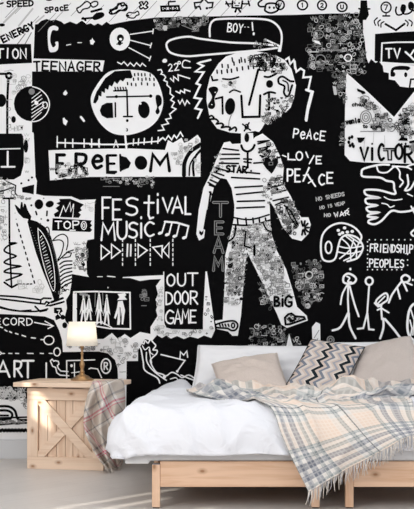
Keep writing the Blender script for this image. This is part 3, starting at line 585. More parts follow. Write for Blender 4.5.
# globe head
S('D3', '258,178 262,160 240,135 205,124 172,134 150,160 146,200 152,228 172,234 188,224 196,190 204,168 222,158 250,166 266,188 264,205 250,225 222,234', 1.9, W_, True); O('D3', 168, 194, 9, 17, 1.7)
for p in ('205,168 228,192 232,232', '218,162 246,188 248,222', '196,190 225,196 266,190', '192,206 225,212 262,205', '225,160 258,182', '200,226 230,200 240,170', '212,232 240,215 255,180'): S('D3', p, 1.4, W_, True)
for x, y in ((196, 145), (214, 138), (222, 150), (208, 152), (236, 148), (200, 156)): E('D3', x, y, 5, 4.5)
T('D3', 'FRIENDSHIP', 288, 184, 122, 22, 1.3, W_, 4, .28); T('D3', 'PEOPLES', 286, 228, 98, 22, 1.3, W_, 2, .3)
for x in range(285, 420, 17): E('D3', x, 172, 2, 2)
for x in range(280, 390, 14): E('D3', x, 258, 2, 2)
for y in range(178, 256, 12): E('D3', 280, y, 2, 2)
for y in (214, 230, 245): E('D3', 395, y, 2, 2)
S('D3', '388,212 402,210', .8)
# stick people
S('c8', '108,68 122,60 142,66 158,82 150,100 125,105 104,98 102,80', 2.1, W_, True, True); S('c8', '118,72 130,80 122,95 138,98', 1.6, W_, True); E('c8', 133, 40, 5, 6)
S('c8', '124,105 122,170 125,235', 1.9); S('c8', '118,112 98,150 90,195', 1.7, W_, True); S('c8', '130,115 150,190 170,248', 1.9, W_, True); S('c8', '122,235 90,295 55,310', 2.2, W_, True); S('c8', '126,235 130,290 156,345', 2.2, W_, True)
O('c8', 216, 93, 16, 17, 2.0); S('c8', '216,110 207,235', 1.8); S('c8', '207,235 190,300 165,303', 1.9); S('c8', '208,235 215,305 236,307', 1.9)
S('c8', '246,188 252,172 282,148 296,152 296,175 280,188 262,198', 1.9, W_, True, True); S('c8', '250,195 285,160', 1.4); S('c8', '240,190 255,205 270,200', 1.8)
S('c8', '268,200 272,260 282,262', 2.0); S('c8', '252,220 270,212 302,232', 1.7); S('c8', '278,258 278,300 264,345', 2.2, W_, True); S('c8', '285,260 320,300 352,342', 2.3, W_, True)
S('c8', '302,188 318,150 358,95', 2.0, W_, True); S('c8', '340,125 352,170', 1.9); S('c8', '362,95 358,78 375,66 394,78 388,94 372,98', 2.1, W_, True, True); S('c8', '366,100 382,135', 2.0); S('c8', '380,100 404,110', 1.7); E('c8', 408, 88, 4, 5)
S('c8', '440,190 410,195 390,230 384,300 400,345 440,360', 2.4, W_, True); S('c8', '398,215 412,260', 1.4); S('c8', '395,265 404,300 398,335', 1.4); S('c8', '414,260 408,330', 1.3)
P('Z', '286,347 289,333.5 293,347', W_); P('Z', '312.5,347 311.8,327 316,322 320,324 320.5,347', W_); S('Z', '314,345 318,338', .7, GR); S('Z', '314,338 319,330', .7, GR)
O('c8', 46, 352, 15, 16, 1.2, GR); O('c8', 46, 352, 7, 8, 1.2, GR)
# festival music
for c, x, y, w, h in (('F', 50, 70, 32, 85), ('E', 92, 78, 32, 80), ('S', 142, 72, 50, 68), ('t', 214, 64, 42, 90), ('i', 258, 56, 24, 76), ('V', 290, 72, 38, 54), ('A', 328, 68, 40, 64), ('L', 380, 68, 22, 68),
                      ('M', 46, 172, 54, 68), ('U', 110, 166, 36, 70), ('S', 154, 170, 36, 60), ('i', 192, 148, 24, 82), ('C', 218, 168, 36, 56)): ch(c, x, y, w, h, 2.0, W_, 0, 'B3')
S('B3', '298,166 345,170 392,184', 2.0)
for a, b, c, d in ((300, 166, 286, 212), (326, 172, 314, 218), (356, 176, 344, 224), (392, 184, 382, 230)): S('B3', [(a, b), (c, d)], 1.5); E('B3', c - 7, d, 9, 6, W_, -.4)
for p in ('45,260 45,316 80,288', '86,256 86,312 122,284', '192,256 192,308 228,280', '288,262 250,268 286,308', '315,250 290,280 314,308'): S('B3', p, 1.4, W_, closed=True)
S('B3', '150,256 148,304', 1.6); S('B3', '163,258 162,302', 1.6)
for x in (130, 181, 240, 330):
    for y in range(236, 350, 19): S('B3', [(x, y), (x, y + 9)], 1.1)
S('B3', '30,385 50,385', .8); S('B3', '70,383 100,386', 1)
# outdoor game
P('Z', '164.5,271 206,271 206,275 204.5,318 203,329 168,329 164.5,325', K_)
S('Z', '163.8,272 163.8,323 166,328 171,329.3', 1.0)
for c, x, y, w, h in (('O', 268, 16, 28, 44), ('U', 308, 14, 28, 46), ('T', 345, 12, 38, 46), ('D', 264, 84, 24, 46), ('O', 296, 80, 22, 48), ('O', 325, 80, 22, 48), ('R', 356, 80, 26, 48), ('G', 262, 152, 30, 50), ('A', 296, 150, 24, 52), ('M', 324, 150, 26, 50), ('E', 356, 152, 20, 46)): ch(c, x, y, w, h, 1.6, W_, 0, 'd7')
P('Z', '205.5,271.5 207,271.5 213.5,318 215,330 203,330 203,318', W_); scrib('Z', '206,290 209,300 213,322 213,334 205,334', 14, [GR, K_], (.6, 1.6), .5, 48, .1)
# black panel with standing figures
P('Z', '73,290 131,291 131,329 100,326 85,327 73,327 66,322 68,308', K_)
S('Z', '130.5,329 110,328.5 95,326 74,327 73.5,318 74,292 95,291.5 130,292.5 130.5,329', 1.5); P('Z', '73,294 77,293 77,326 73,326', W_)
S('b5', '225,232 222,300', .7, GR); S('b5', '280,232 278,310', .7, GR); S('b5', '320,232 322,300', .7, GR); S('b5', '200,240 235,245', 2.5, GR); S('b5', '180,320 182,322', 1, K_)
for x, y, h in ((215, 262, 130), (245, 262, 120), (300, 240, 165), (342, 258, 150)):
    P('b5', [(x - 3, y), (x + 5, y), (x + 12, y + h * .3), (x + 20, y + h * .65), (x + 10, y + h * .55), (x + 16, y + h), (x + 8, y + h), (x + 2, y + h * .6), (x - 8, y + h), (x - 16, y + h), (x - 8, y + h * .5), (x - 20, y + h * .7), (x - 10, y + h * .25)], W_)
    E('b5', x, y - 8, 5, 9, PL); S('b5', [(x, y + 10), (x + 1, y + h * .5)], .6, GR)
S('B4', '0,212 40,208 75,222 90,232', 1.2, W_, True); S('B4', '20,232 30,212 50,205', .9, W_, True)
P('B4', '112,125 130,122 140,160 132,218 126,215 128,160 118,218 108,218 112,170 102,195 96,190 108,150', W_); P('B4', '110,95 140,92 145,100 138,106 148,118 108,120 118,108', W_); S('B4', '120,150 122,200', .7, K_)
scrib('B4', '205,70 245,70 245,120 205,120', 7, [GR], (1.5, 3), .6, 71, 0); E('B4', 72, 70, 3, 3, PL); S('B4', '205,142 225,142', .8, GR)
# white zigzag strip marks
scrib('Z', '100,342 112,338 136,340 136,358 126,360 124,374 119,374 117,358 108,351 100,350', 40, [GR, GR, PL], (1, 2.6), .6, 72, .05)
scrib('Z', '66,345 98,342 98,350 66,350', 18, [GR], (1, 2.2), .6, 75, .05)
scrib('Z', '158,285 162,281 162,331 200,331 200,335 160,335 152,331 158,318', 34, [GR, PL], (1, 2.2), .6, 73, .05)
# raised fist and slope
S('d7', '168,270 162,285 170,300 178,345 185,378 230,405 240,425', 1.4, W_, True); S('d7', '168,270 180,278 185,265 196,275 205,262 215,272 225,285 215,300 230,302 228,315 212,330 205,345 225,382 250,392 265,398 285,385 305,392 325,405 350,395 380,415', 1.3, W_, True)
S('d7', '175,285 185,300 200,290 205,310 215,318', 1.0, W_, True); S('d7', '190,310 192,345 215,378 250,405 265,415', 1.2, W_, True); S('d7', '200,300 210,350', .9); E('d7', 258, 402, 6, 7); S('d7', '280,410 300,405 310,415', 1, W_, True)
S('d7', '245,318 335,340 305,382', 1.3); E('d7', 306, 381, 5, 5); S('d7', '316,335 318,308 330,320 342,305 345,328', 1.3); S('d7', '320,395 350,408 385,420', 1.3)
# beyond the photograph's edges the drawing goes on with doodles only
scrib('Z', '-180,20 -5,20 -5,300 -180,300', 200, [K_, GR], (3, 9), 1.6, 81, .15)
P('Z', '-150,60 -60,66 -66,200 -155,190', K_); scrib('Z', '-148,64 -64,70 -70,195 -150,186', 45, [W_], (4, 10), 1.7, 82, .1)
scrib('Z', '420,170 585,120 585,430 420,430', 130, [W_, W_, PL], (4, 13), 1.9, 83, .08)
scrib('Z', '420,-40 585,-40 585,30 420,25', 40, [K_], (3, 8), 1.4, 84, .1); scrib('Z', '-180,315 -30,315 -30,395 -180,395', 40, [W_], (3, 8), 1.5, 85, .1)

# ------------------------------------------------------------------ the room
wall = struct(box('wall_back', (-2.593, 0, 0), (2.553, .12, 3.36), 'wallpaint', bevel=0))
mm_ = bpy.data.meshes.new('mural'); mm_.from_pydata(MU.v, [], MU.f)
mural = link('mural', mm_, ['ink', 'paper', 'grey', 'pale', 'dim'], wall)
mm_.polygons.foreach_set('material_index', MU.mi)
mural['label'] = 'black and white hand-drawn doodle mural'
fl = struct(box('floor', (-2.593, -9.4, -.1), (2.553, .12, 0), 'floor', bevel=0))
bb = bmesh.new(); add_box(bb, (-2.593, -.016, 0), (2.553, -.0002, .118)); add_box(bb, (-2.593, -.011, .118), (2.553, -.0002, .131))
struct(from_bm('baseboard_back', bb, 'trim', bevel=.003))
# unseen left wall; invented slots shape the sun into streaks on floor and table
slots = [(-2.395, -2.345, 1.42, 1.72), (-2.49, -2.425, 1.27, 1.60), (-4.36, -4.31, 1.2, 1.78), (-4.66, -4.59, 1.2, 1.72), (-5.3, -5.2, 1.1, 1.9)]
slots = [(a - .105, b, c, d + .063) for a, b, c, d in slots]
ys = sorted({-9.4, 0.12} | {s[0] for s in slots} | {s[1] for s in slots})
lw_ = bmesh.new()
for a, b in zip(ys, ys[1:]):
    sl = [s for s in slots if s[0] <= a and b <= s[1]]
    if sl: add_box(lw_, (-2.68, a, 0), (-2.593, b, sl[0][2])); add_box(lw_, (-2.68, a, sl[0][3]), (-2.593, b, 3.36))
    else: add_box(lw_, (-2.68, a, 0), (-2.593, b, 3.36))
struct(from_bm('wall_left', lw_, 'wallpaint'))
struct(box('ceiling', (-2.68, -9.4, 3.36), (2.553, .12, 3.44), 'wallpaint', bevel=0))  # unseen; added to keep sun from coming over the left wall
struct(box('baseboard_left', (-2.593, -9.4, 0), (-2.577, -.017, .131), 'trim'))

# ------------------------------------------------------------------ bedside crate table
CW, CD = .50, .42
ns = thing('bedside_table', 'pale pine crate bedside table with cross-braced front on the floor', 'bedside table', (-1.125, -.525, 0), R(-13))
tb = bmesh.new()
for k, (a, b, dx, dr) in enumerate(((-.06, .095, 0, 0), (.098, .255, -.006, .004), (.258, .42, -.002, -.004))):
    add_box(tb, (-.07 + dx, a, .513), (CW + .058 + dr, b, .541))
from_bm('tabletop', tb, 'pale_x', ns, bevel=.004)
for x in (.135, .37): box('batten', (x, .0, .503), (x + .035, .40, .513), 'pale_x', ns)
box('top_rail', (.0, 0, .43), (CW, .02, .503), 'pale_x', ns)
box('bottom_rail', (.0, 0, 0), (CW, .02, .076), 'pale_x', ns)
for x in (0, CW - .07): box('stile', (x, 0, .0765), (x + .07, .02, .4295), 'pale_z', ns)
pk = bmesh.new(); x = .0705
rr = random.Random(2)
while x < CW - .072:
    w = min(rr.choice((.058, .072, .05, .066)), CW - .0705 - x); add_box(pk, (x + .001, .0215, .01), (x + w - .0015, .033, .49)); x += w
from_bm('plank_panel', pk, 'pale_z', ns, bevel=.0015)
def brace(x0, z0, x1, z1, y0, y1, half=.027):
    dx, dz = x1 - x0, z1 - z0; L = math.hypot(dx, dz); nx, nz = -dz / L * half, dx / L * half
    bm = bmesh.new()
    lo, hi, zl, zh = .0705, CW - .0705, .0765, .4295
    # board clipped to the opening of the frame
    poly = [(x0 - dx * .2 + nx, z0 - dz * .2 + nz), (x1 + dx * .2 + nx, z1 + dz * .2 + nz), (x1 + dx * .2 - nx, z1 + dz * .2 - nz), (x0 - dx * .2 - nx, z0 - dz * .2 - nz)]
    def clip(p, f, g):
        out = []
        for i in range(len(p)):
            a, b = p[i - 1], p[i]; fa, fb = f(a), f(b)
            if (fa >= 0) != (fb >= 0): t = fa / (fa - fb); out.append((a[0] + (b[0] - a[0]) * t, a[1] + (b[1] - a[1]) * t))
            if fb >= 0: out.append(b)
        return out
    for f in (lambda p: p[0] - lo, lambda p: hi - p[0], lambda p: p[1] - zl, lambda p: zh - p[1]): poly = clip(poly, f, None)
    a = [bm.verts.new((p[0], y0, p[1])) for p in poly]; b = [bm.verts.new((p[0], y1, p[1])) for p in poly]
    bm.faces.new(a); bm.faces.new(b[::-1])
    for i in range(len(a)): bm.faces.new((a[i - 1], a[i], b[i], b[i - 1]))
    return from_bm('cross_brace', bm, 'pale_x', ns, bevel=.0015)
brace(.09, .42, CW - .09, .09, .002, .0115); 
xm, zm = CW / 2, .255
ud = Vector((CW - .18, .33)).normalized(); vn = Vector((CW - .18, -.33)).normalized(); off_ = .0285 / abs(ud.x * vn.y - ud.y * vn.x)
def halfbrace(p, q, sgn):
    # clipped to the frame opening and to the long board it butts against
    bm = bmesh.new(); d = (q - p).normalized(); n = Vector((-d.y, d.x)) * .027
    poly = [tuple(p + n), tuple(q + n), tuple(q - n), tuple(p - n)]
    nn = Vector((-vn.y, vn.x))
    fs_ = [lambda c: c[0] - .0705, lambda c: CW - .0705 - c[0], lambda c: c[1] - .0765, lambda c: .4295 - c[1],
           lambda c: sgn * ((c[0] - xm) * nn.x + (c[1] - zm) * nn.y) - .0285]
    for f in fs_:
        out = []
        for i in range(len(poly)):
            a, b = poly[i - 1], poly[i]; fa, fb = f(a), f(b)
            if (fa >= 0) != (fb >= 0): t = fa / (fa - fb); out.append((a[0] + (b[0] - a[0]) * t, a[1] + (b[1] - a[1]) * t))
            if fb >= 0: out.append(b)
        poly = out
    a = [bm.verts.new((c[0], .0025, c[1])) for c in poly]; b = [bm.verts.new((c[0], .0205, c[1])) for c in poly]
    bm.faces.new(a); bm.faces.new(b[::-1])
    for i in range(len(a)): bm.faces.new((a[i - 1], a[i], b[i], b[i - 1]))
    from_bm('cross_brace', bm, 'pale_x', ns, bevel=.001)
c_ = Vector((xm, zm))
halfbrace(c_ - ud * .4, c_, -1); halfbrace(c_, c_ + ud * .4, 1)
for (p, q) in ():
    # the second brace is two half boards that butt against the first
    dx, dz = q[0] - p[0], q[1] - p[1]; L = math.hypot(dx, dz); nx, nz = -dz / L * .027, dx / L * .027
    bm = bmesh.new(); P4 = [(p[0] + nx, p[1] + nz), (q[0] + nx, q[1] + nz), (q[0] - nx, q[1] - nz), (p[0] - nx, p[1] - nz)]
    a = [bm.verts.new((c[0], .003, c[1])) for c in P4]; b = [bm.verts.new((c[0], .0205, c[1])) for c in P4]
    bm.faces.new(a); bm.faces.new(b[::-1])
    for i in range(4): bm.faces.new((a[i - 1], a[i], b[i], b[i - 1]))
    from_bm('cross_brace', bm, 'pale_x', ns, bevel=.001)
for x in (0, CW - .016):
    sp = bmesh.new()
    for k in range(4): add_box(sp, (x, .034 + k * .0945, .0), (x + .016, .034 + k * .0945 + .092, .5025))
    from_bm('side_panel', sp, 'pale_z', ns, bevel=.002)
box('back_panel', (.0165, CD - .016, 0), (CW - .0165, CD - .004, .5025), 'pale_z', ns)

# ------------------------------------------------------------------ table lamp
LX, LY, LZ = -.797, -.36, .5412
lamp = thing('table_lamp', 'small brass table lamp with cream shade on the bedside table', 'lamp', (LX, LY, LZ))
lathe('base', [(.001, 0), (.072, 0), (.074, .004), (.072, .010), (.062, .015), (.052, .018), (.048, .024), (.034, .031), (.022, .036), (.016, .044), (.014, .05)], 'brass', lamp)
lathe('stem', [(.012, .0505), (.016, .056), (.011, .062), (.010, .075), (.0165, .092), (.0175, .104), (.012, .118), (.0085, .128), (.013, .134), (.008, .140), (.007, .165), (.011, .170), (.007, .176), (.006, .20), (.012, .206), (.012, .24), (.004, .243)], 'brass', lamp)
bm = bmesh.new(); seg = 56; rg = []
for r, z in ((.100, .222), (.0845, .374), (.083, .374), (.0985, .222)): rg.append([bm.verts.new((r * math.cos(2 * math.pi * k / seg), r * math.sin(2 * math.pi * k / seg), z)) for k in range(seg)])
for a, b in zip(rg, rg[1:] + rg[:1]):
    for k in range(seg): bm.faces.new((a[k], a[(k + 1) % seg], b[(k + 1) % seg], b[k]))
sh = from_bm('lamp_shade', bm, 'shade', lamp, smooth=True)
g = NG(M['shade']); trn = g.n('ShaderNodeBsdfTranslucent'); trn.inputs[0].default_value = (.97, .93, .84, 1); mx = g.n('ShaderNodeMixShader'); mx.inputs[0].default_value = .35
outn = [n for n in g.t.nodes if n.type == 'OUTPUT_MATERIAL'][0]
g.l(g.b.outputs[0], mx.inputs[1]); g.l(trn.outputs[0], mx.inputs[2]); g.l(mx.outputs[0], outn.inputs[0])
bulbm = mat('bulb_glass', (1, .95, .85), .3); NG(bulbm).b.inputs['Emission Color'].default_value = (1, .85, .6, 1); NG(bulbm).b.inputs['Emission Strength'].default_value = 2
M['bulb'] = bulbm
lathe('bulb', [(.010, .2435), (.012, .252), (.022, .268), (.026, .284), (.021, .300), (.008, .308)], 'bulb', lamp, 20)
pl = bpy.data.lights.new('lamp_light', 'POINT'); pl.energy = .8; pl.color = (1, .93, .82); pl.shadow_soft_size = .03
plo = bpy.data.objects.new('lamp_light', pl); COL.objects.link(plo); plo.parent = lamp; plo.location = (0, 0, .312)

# ------------------------------------------------------------------ beds
def bed(x0, x1, label):
    t = thing('bed_frame', label, 'bed frame', (x0, -2.1, 0), group='low pine bed frames side by side'); W = x1 - x0; D = 2.0
    for lx in (0, W - .04):
        for ly in (0, D - .04):
            l = box('leg', (lx, ly, .006), (lx + .04, ly + .04, .219), 'pine_z', t)
            box('foot', (lx + .004, ly + .004, 0), (lx + .036, ly + .036, .006), 'blackmat', l, bevel=0)
            box('cap', (lx + .002, ly + .002, .219), (lx + .038, ly + .038, .223), 'metalgrey', l, bevel=0)
    for y in (.004, D - .026):
        box('end_rail', (.0405, y, .107), (W - .0405, y + .022, .235), 'pine_x', t, bevel=.003)
    for xx in (.009, W - .031):
        o = box('side_rail', (xx, .0405, .107), (xx + .022, D - .0405, .235), 'pine_y', t, bevel=.003)
    for k in range(13):
        y = .09 + k * .145; box('slat', (.0315, y, .19), (W - .0315, y + .07, .207), 'pine_x', t, bevel=.001)
    return t
M['pine_y'] = wood('pine_depthwise', 'Y', (.80, .55, .39), (.67, .41, .26))
bed(-.275, .563, 'low pine bed frame whose front corner leg stands nearest the bedside table')
bed(.693, 1.531, 'low pine bed frame running out of view, farther from the bedside table')

pr = [(-.412, .221), (-.291, .221), (-.288, .2365), (1.55, .2365), (1.55, .40), (-.412, .40)]
bm = bmesh.new()
a = [bm.verts.new((x, -2.085, z)) for x, z in pr]; b = [bm.verts.new((x, -.09, z)) for x, z in pr]
bm.faces.new(a); bm.faces.new(b[::-1])
for i in range(len(a)): bm.faces.new((a[i - 1], a[i], b[i], b[i - 1]))
mt = from_bm('mattress', bm, 'sheet', bevel=.012)
tag(mt, 'thin off-white mattress lying across both pine bed frames', 'mattress')

# duvet ---------------------------------------------------------------
DR, DT, YF = .185, .502, -2.15
def xl(y): return -.508 + .125 * min(max((y - YF) / 1.95, 0), 1)
def fold(p):
    q = Vector(p)
    n = .024 * noise.noise(Vector((q.x * 2.6, q.y * 2.2, q.z * 2.5))) + .010 * noise.noise(Vector((q.x * 7 + q.z * 3, q.y * 4, q.z * 5 + 3)))
    c = 1 - abs(noise.noise(Vector((q.x * 4.5 + q.y * 2.5, q.y * 2.0 - q.x * 1.5, q.z * 3 + 7)))) * 2
    return n + .020 * max(c, 0) ** 4
def drape(a, b, y0, L):
    "a, b: how far past the inner edge, sideways and frontwards"
    ea, eb = max(a, 0), max(b, 0)
    o = (ea ** 3 + eb ** 3) ** (1 / 3) if ea or eb else 0
    if o == 0: return 0, 0, 0
    k = math.hypot(ea, eb); o = min(o, L)
    if o < DR * math.pi / 2: h, v = DR * math.sin(o / DR), DR * (1 - math.cos(o / DR))
    else: h, v = DR, DR + (o - DR * math.pi / 2)
    return ea / k * h, eb / k * h, v
NA, NB = 190, 150
rows = []
XR = 1.72
for j in range(NB + 1):
    row = []; b = -.34 + j / NB * (1.95 - .0 + .34)           # b<0 overflows at the foot
    y_in = YF + DR + max(b, 0)
    for i in range(NA + 1):
        xi, xr = xl(y_in) + DR, XR - DR
        t = i / NA; span = (xr - xi) + .68; s = -.34 + t * span
        if s < 0: a, x = -s, xi
        elif s > xr - xi: a, x = -(s - (xr - xi)), xr
        else: a, x = 0, xi + s
        Lh = .338 + .014 * noise.noise(Vector((s * 3, b * 3, 1.3))) + (.022 if s < .0 else -.008) + (-.02 if s > .9 else 0)
        hx, hy, v = drape(abs(a), max(-b, 0), y_in, Lh)
        sx = -1 if s < 0 else 1
        p = Vector((x + sx * hx, y_in - hy, DT - v))
        nrm = Vector((sx * hx / DR, -hy / DR, max(1 - v / DR, 0))).normalized()
        f = fold(p); p += nrm * f
        if v > DR: p += Vector((sx * hx, -hy, 0)).normalized() * (.012 * math.sin(s * 38 + b * 17) * min((v - DR) / .06, 1) if True else 0)
        if v == 0:                                              # pressed down where the pillows and cushions sit
            ss = lambda e0, e1, q: (lambda k: k * k * (3 - 2 * k))(min(max((q - e0) / (e1 - e0), 0), 1))
            p.z -= .075 * ss(-.16, -.04, p.x) * ss(-.82, -.66, p.y)
        row.append(p)
    rows.append(row)
dv = grid_mesh('duvet', rows, 'cotton', thick=.012)
tag(dv, 'rumpled plain white duvet hanging over the foot of the low bed', 'duvet')

# pillows -------------------------------------------------------------
def pillow(name, label, cat, cs, t, m, group=None, sag=.04, seed=0, piping=None, N=34, wr=1.0):
    TL, TR, BR, BL = cs; nrm = (TR - TL).cross(BL - TL).normalized()
    if nrm.y > 0: nrm = -nrm
    org = (BL + BR) / 2; front = []; back = []; edge = []
    size = ((TR - TL).length + (BL - TL).length) / 2
    for j in range(N + 1):
        fr, bk = [], []
        for i in range(N + 1):
            u, v = 2 * i / N - 1, 2 * j / N - 1
            uu = u * (1 - sag * (1 - v * v) ) ; vv = v * (1 - sag * (1 - u * u))
            a, b = (uu + 1) / 2, (vv + 1) / 2
            p = TL * (1 - a) * (1 - b) + TR * a * (1 - b) + BR * a * b + BL * (1 - a) * b
            th = t / 2 * (max((1 - u ** 2) * (1 - v ** 2), 0)) ** .42
            q = Vector((u * 2.2 + seed * 5, v * 2.2, seed))
            w = wr * size * (.05 * noise.noise(q) + .022 * noise.noise(q * 2.7)) * (min(th / (t / 2), 1))
            # creases that run out of the corners
            cr = wr * size * .010 * math.sin((abs(u) - abs(v)) * 11 + seed) * (abs(u) * abs(v)) ** 1.2 * (th / (t / 2)) ** .5
            fr.append(p + nrm * (th + w + cr)); bk.append(p - nrm * (th * .8 - w * .3))
        front.append(fr); back.append(bk)
    # one closed surface: front grid then back grid, sharing the rim
    vs = []; idx = {}
    for s, gg in ((0, front), (1, back)):
        for j in range(N + 1):
            for i in range(N + 1):
                if s and (i in (0, N) or j in (0, N)): idx[(s, i, j)] = idx[(0, i, j)]; continue
                idx[(s, i, j)] = len(vs); vs.append(tuple(gg[j][i] - org))
    fs = []; uvs = []
    for s in (0, 1):
        for j in range(N):
            for i in range(N):
                q = [(i, j), (i, j + 1), (i + 1, j + 1), (i + 1, j)]
                if s: q.reverse()
                fs.append([idx[(s, *k)] for k in q]); uvs.append([(k[0] / N, k[1] / N) for k in q])
    me = bpy.data.meshes.new(name); me.from_pydata(vs, [], fs); ul = me.uv_layers.new(name='UVMap')
    for p_, uv in zip(me.polygons, uvs):
        p_.use_smooth = True
        for li, c in zip(p_.loop_indices, uv): ul.data[li].uv = c
    o = link(name, me, m); o.location = org; tag(o, label, cat, group)
    rim = [front[0][i] for i in range(N)] + [front[j][N] for j in range(N)] + [front[N][i] for i in range(N, 0, -1)] + [front[j][0] for j in range(N, 0, -1)]
    if piping: tube(piping[0], [p - org for p in rim], piping[1], piping[2], o, closed=True)
    return o
def tube_bm(bm, pts, r, closed=False, seg=6, r1=None):
    n = len(pts); rings = []
    for i, p in enumerate(pts):
        a = pts[i - 1] if (i or closed) else p; b = pts[(i + 1) % n] if (i < n - 1 or closed) else p
        d = (b - a).normalized() if (b - a).length > 1e-9 else Vector((0, 0, 1)); s = d.cross(Vector((.31, .2, .93))).normalized(); t = d.cross(s)
        q = r if r1 is None else r + (r1 - r) * i / (n - 1)
        rings.append([bm.verts.new(p + (s * math.cos(k * 2 * math.pi / seg) + t * math.sin(k * 2 * math.pi / seg)) * q) for k in range(seg)])
    for i in range(n if closed else n - 1):
        a, b = rings[i], rings[(i + 1) % n]
        for k in range(seg): bm.faces.new((a[k], a[(k + 1) % seg], b[(k + 1) % seg], b[k]))
    if not closed: bm.faces.new(rings[0]); bm.faces.new(rings[-1])
def tube(name, pts, r, m, parent, closed=False):
    bm = bmesh.new(); tube_bm(bm, pts, r, closed); return from_bm(name, bm, m, parent, smooth=True)

WP = 'white pillows against the wall'
pillow('pillow', 'long white pillow against the wall, behind the square beige cushion', 'pillow', [at(198, 345.5, 8.30), at(312, 346.5, 8.30), at(315, 390, 8.16), at(192, 389, 8.16)], .15, 'pillowcase', WP, .02, 1, ('seam', .0035, 'pillowcase'))
pillow('pillow', 'white pillow mostly hidden behind the big taupe cushion', 'pillow', [at(327, 343, 8.30), at(432, 341, 8.30), at(438, 390, 8.16), at(326, 389, 8.16)], .15, 'pillowcase', WP, .02, 2, ('seam', .0035, 'pillowcase'))
pillow('cushion', 'plain beige cushion leaning on the long white pillow', 'cushion', [at(211.5, 364, 8.10), at(277, 353, 8.10), at(290, 391, 7.80), at(219, 393, 7.80)], .12, 'beige', None, .035, 3, ('seam', .0025, 'beige'), wr=.8)
pillow('cushion', 'large plain taupe cushion leaning on the partly hidden white pillow', 'cushion', [at(361, 349, 8.14), at(410, 336, 8.16), at(434, 392, 7.82), at(346, 393, 7.82)], .16, 'beige_dull', None, .02, 4, ('seam', .0025, 'beige_dull'), wr=.8)
# chevron cushion
m = mat('chevron_weave', (.7, .62, .56), .9, spec=.1); M['chevron'] = m; g = NG(m)
uv = g.n('ShaderNodeUVMap'); sep = g.n('ShaderNodeSeparateXYZ'); g.l(uv.outputs[0], sep.inputs[0])
tri = g.math('PINGPONG', g.math('MULTIPLY', sep.outputs[1], 5.0), .5)
uu = g.math('ADD', g.math('MULTIPLY', sep.outputs[0], 1.0), g.math('MULTIPLY', tri, .24))
BG, LB, GB, DK = (.60, .50, .44), (.68, .61, .56), (.20, .22, .27), (.012, .018, .024)
f = g.math('FRACT', g.math('MULTIPLY', g.math('ADD', uu, .02), 2.3))
g.l(g.ramp(f, [(0, DK), (.17, BG), (.32, GB), (.46, LB), (.60, BG), (.70, (.36, .36, .40)), (.82, BG), (.92, LB)], 'CONSTANT'), g.b.inputs['Base Color'])
wn = g.n('ShaderNodeTexNoise'); wn.inputs['Scale'].default_value = 260; tc = g.n('ShaderNodeTexCoord'); g.l(tc.outputs['Object'], wn.inputs[0]); g.bump(wn.outputs[0], .3, .002)
pillow('cushion', 'cushion with black, grey and beige zigzag stripes between the two plain cushions', 'cushion', [at(311, 339, 8.02), at(365, 347, 8.02), at(339, 397, 7.72), at(285.5, 386, 7.82)], .13, 'chevron', None, .03, 5, ('piping', .003, 'ink'), wr=.6)

# plaid blanket on the bed ------------------------------------------------
def plaid(name, sett, fu, fv, grid=0, base2=None):
    m = mat(name, (.7, .62, .55), .95, spec=.05); g = NG(m)
    uv = g.n('ShaderNodeUVMap'); sep = g.n('ShaderNodeSeparateXYZ'); g.l(uv.outputs[0], sep.inputs[0])
    cu = g.ramp(g.math('FRACT', g.math('MULTIPLY_ADD', sep.outputs[0], fu[0], fu[1])), sett, 'CONSTANT')
    cv_ = g.ramp(g.math('FRACT', g.math('MULTIPLY_ADD', sep.outputs[1], fv[0], fv[1])), sett, 'CONSTANT')
    c = g.mix(1.0, cu, cv_, 'MULTIPLY') if grid else g.mix(.5, cu, cv_)
    if grid:
        a = g.math('SINE', g.math('MULTIPLY', sep.outputs[0], grid)); b = g.math('SINE', g.math('MULTIPLY', sep.outputs[1], grid))
        k = g.math('MULTIPLY', g.math('MAXIMUM', a, b), .3); k = g.math('MAXIMUM', k, 0)
        c = g.mix(k, c, base2 or (.9, .86, .82))
    g.l(c, g.b.inputs['Base Color'])
    n = g.n('ShaderNodeTexNoise'); n.inputs['Scale'].default_value = 300; tc = g.n('ShaderNodeTexCoord'); g.l(tc.outputs['Object'], n.inputs[0]); g.bump(n.outputs[0], .4, .003)
    M[name] = m
PE, CR, GY, BL_, DK2 = (.89, .80, .73), (.85, .83, .81), (.50, .53, .54), (.43, .45, .50), (.18, .19, .20)
plaid('bed_plaid', [(0, PE), (.24, GY), (.28, CR), (.32, GY), (.36, CR), (.40, BL_), (.46, CR), (.50, BL_), (.55, CR), (.59, GY), (.63, PE), (.80, CR), (.84, DK2), (.855, CR), (.90, GY), (.94, CR)], (1.55, -.02), (1.43, .17), 230)
def inside_bed(p):
    if p.y < YF: return False
    if p.y < YF + DR: e = (YF + DR - p.y) / DR; return p.z < DT - DR + DR * math.sqrt(max(1 - e * e, 0))
    return p.z < DT
def cast(px, py):
    lo = 5.8
    while not inside_bed(at(px, py, lo)) and lo < 8.3: lo += .02
    a, b = lo - .02, lo
    for _ in range(12):
        m_ = (a + b) / 2
        if inside_bed(at(px, py, m_)): b = m_
        else: a = m_
    return at(px, py, b)
def nsurf(p):
    if p.y < YF + DR:
        if p.z < DT - DR: return Vector((0, -1, 0))
        return Vector((0, p.y - (YF + DR), p.z - (DT - DR))).normalized()
    return Vector((0, 0, 1))
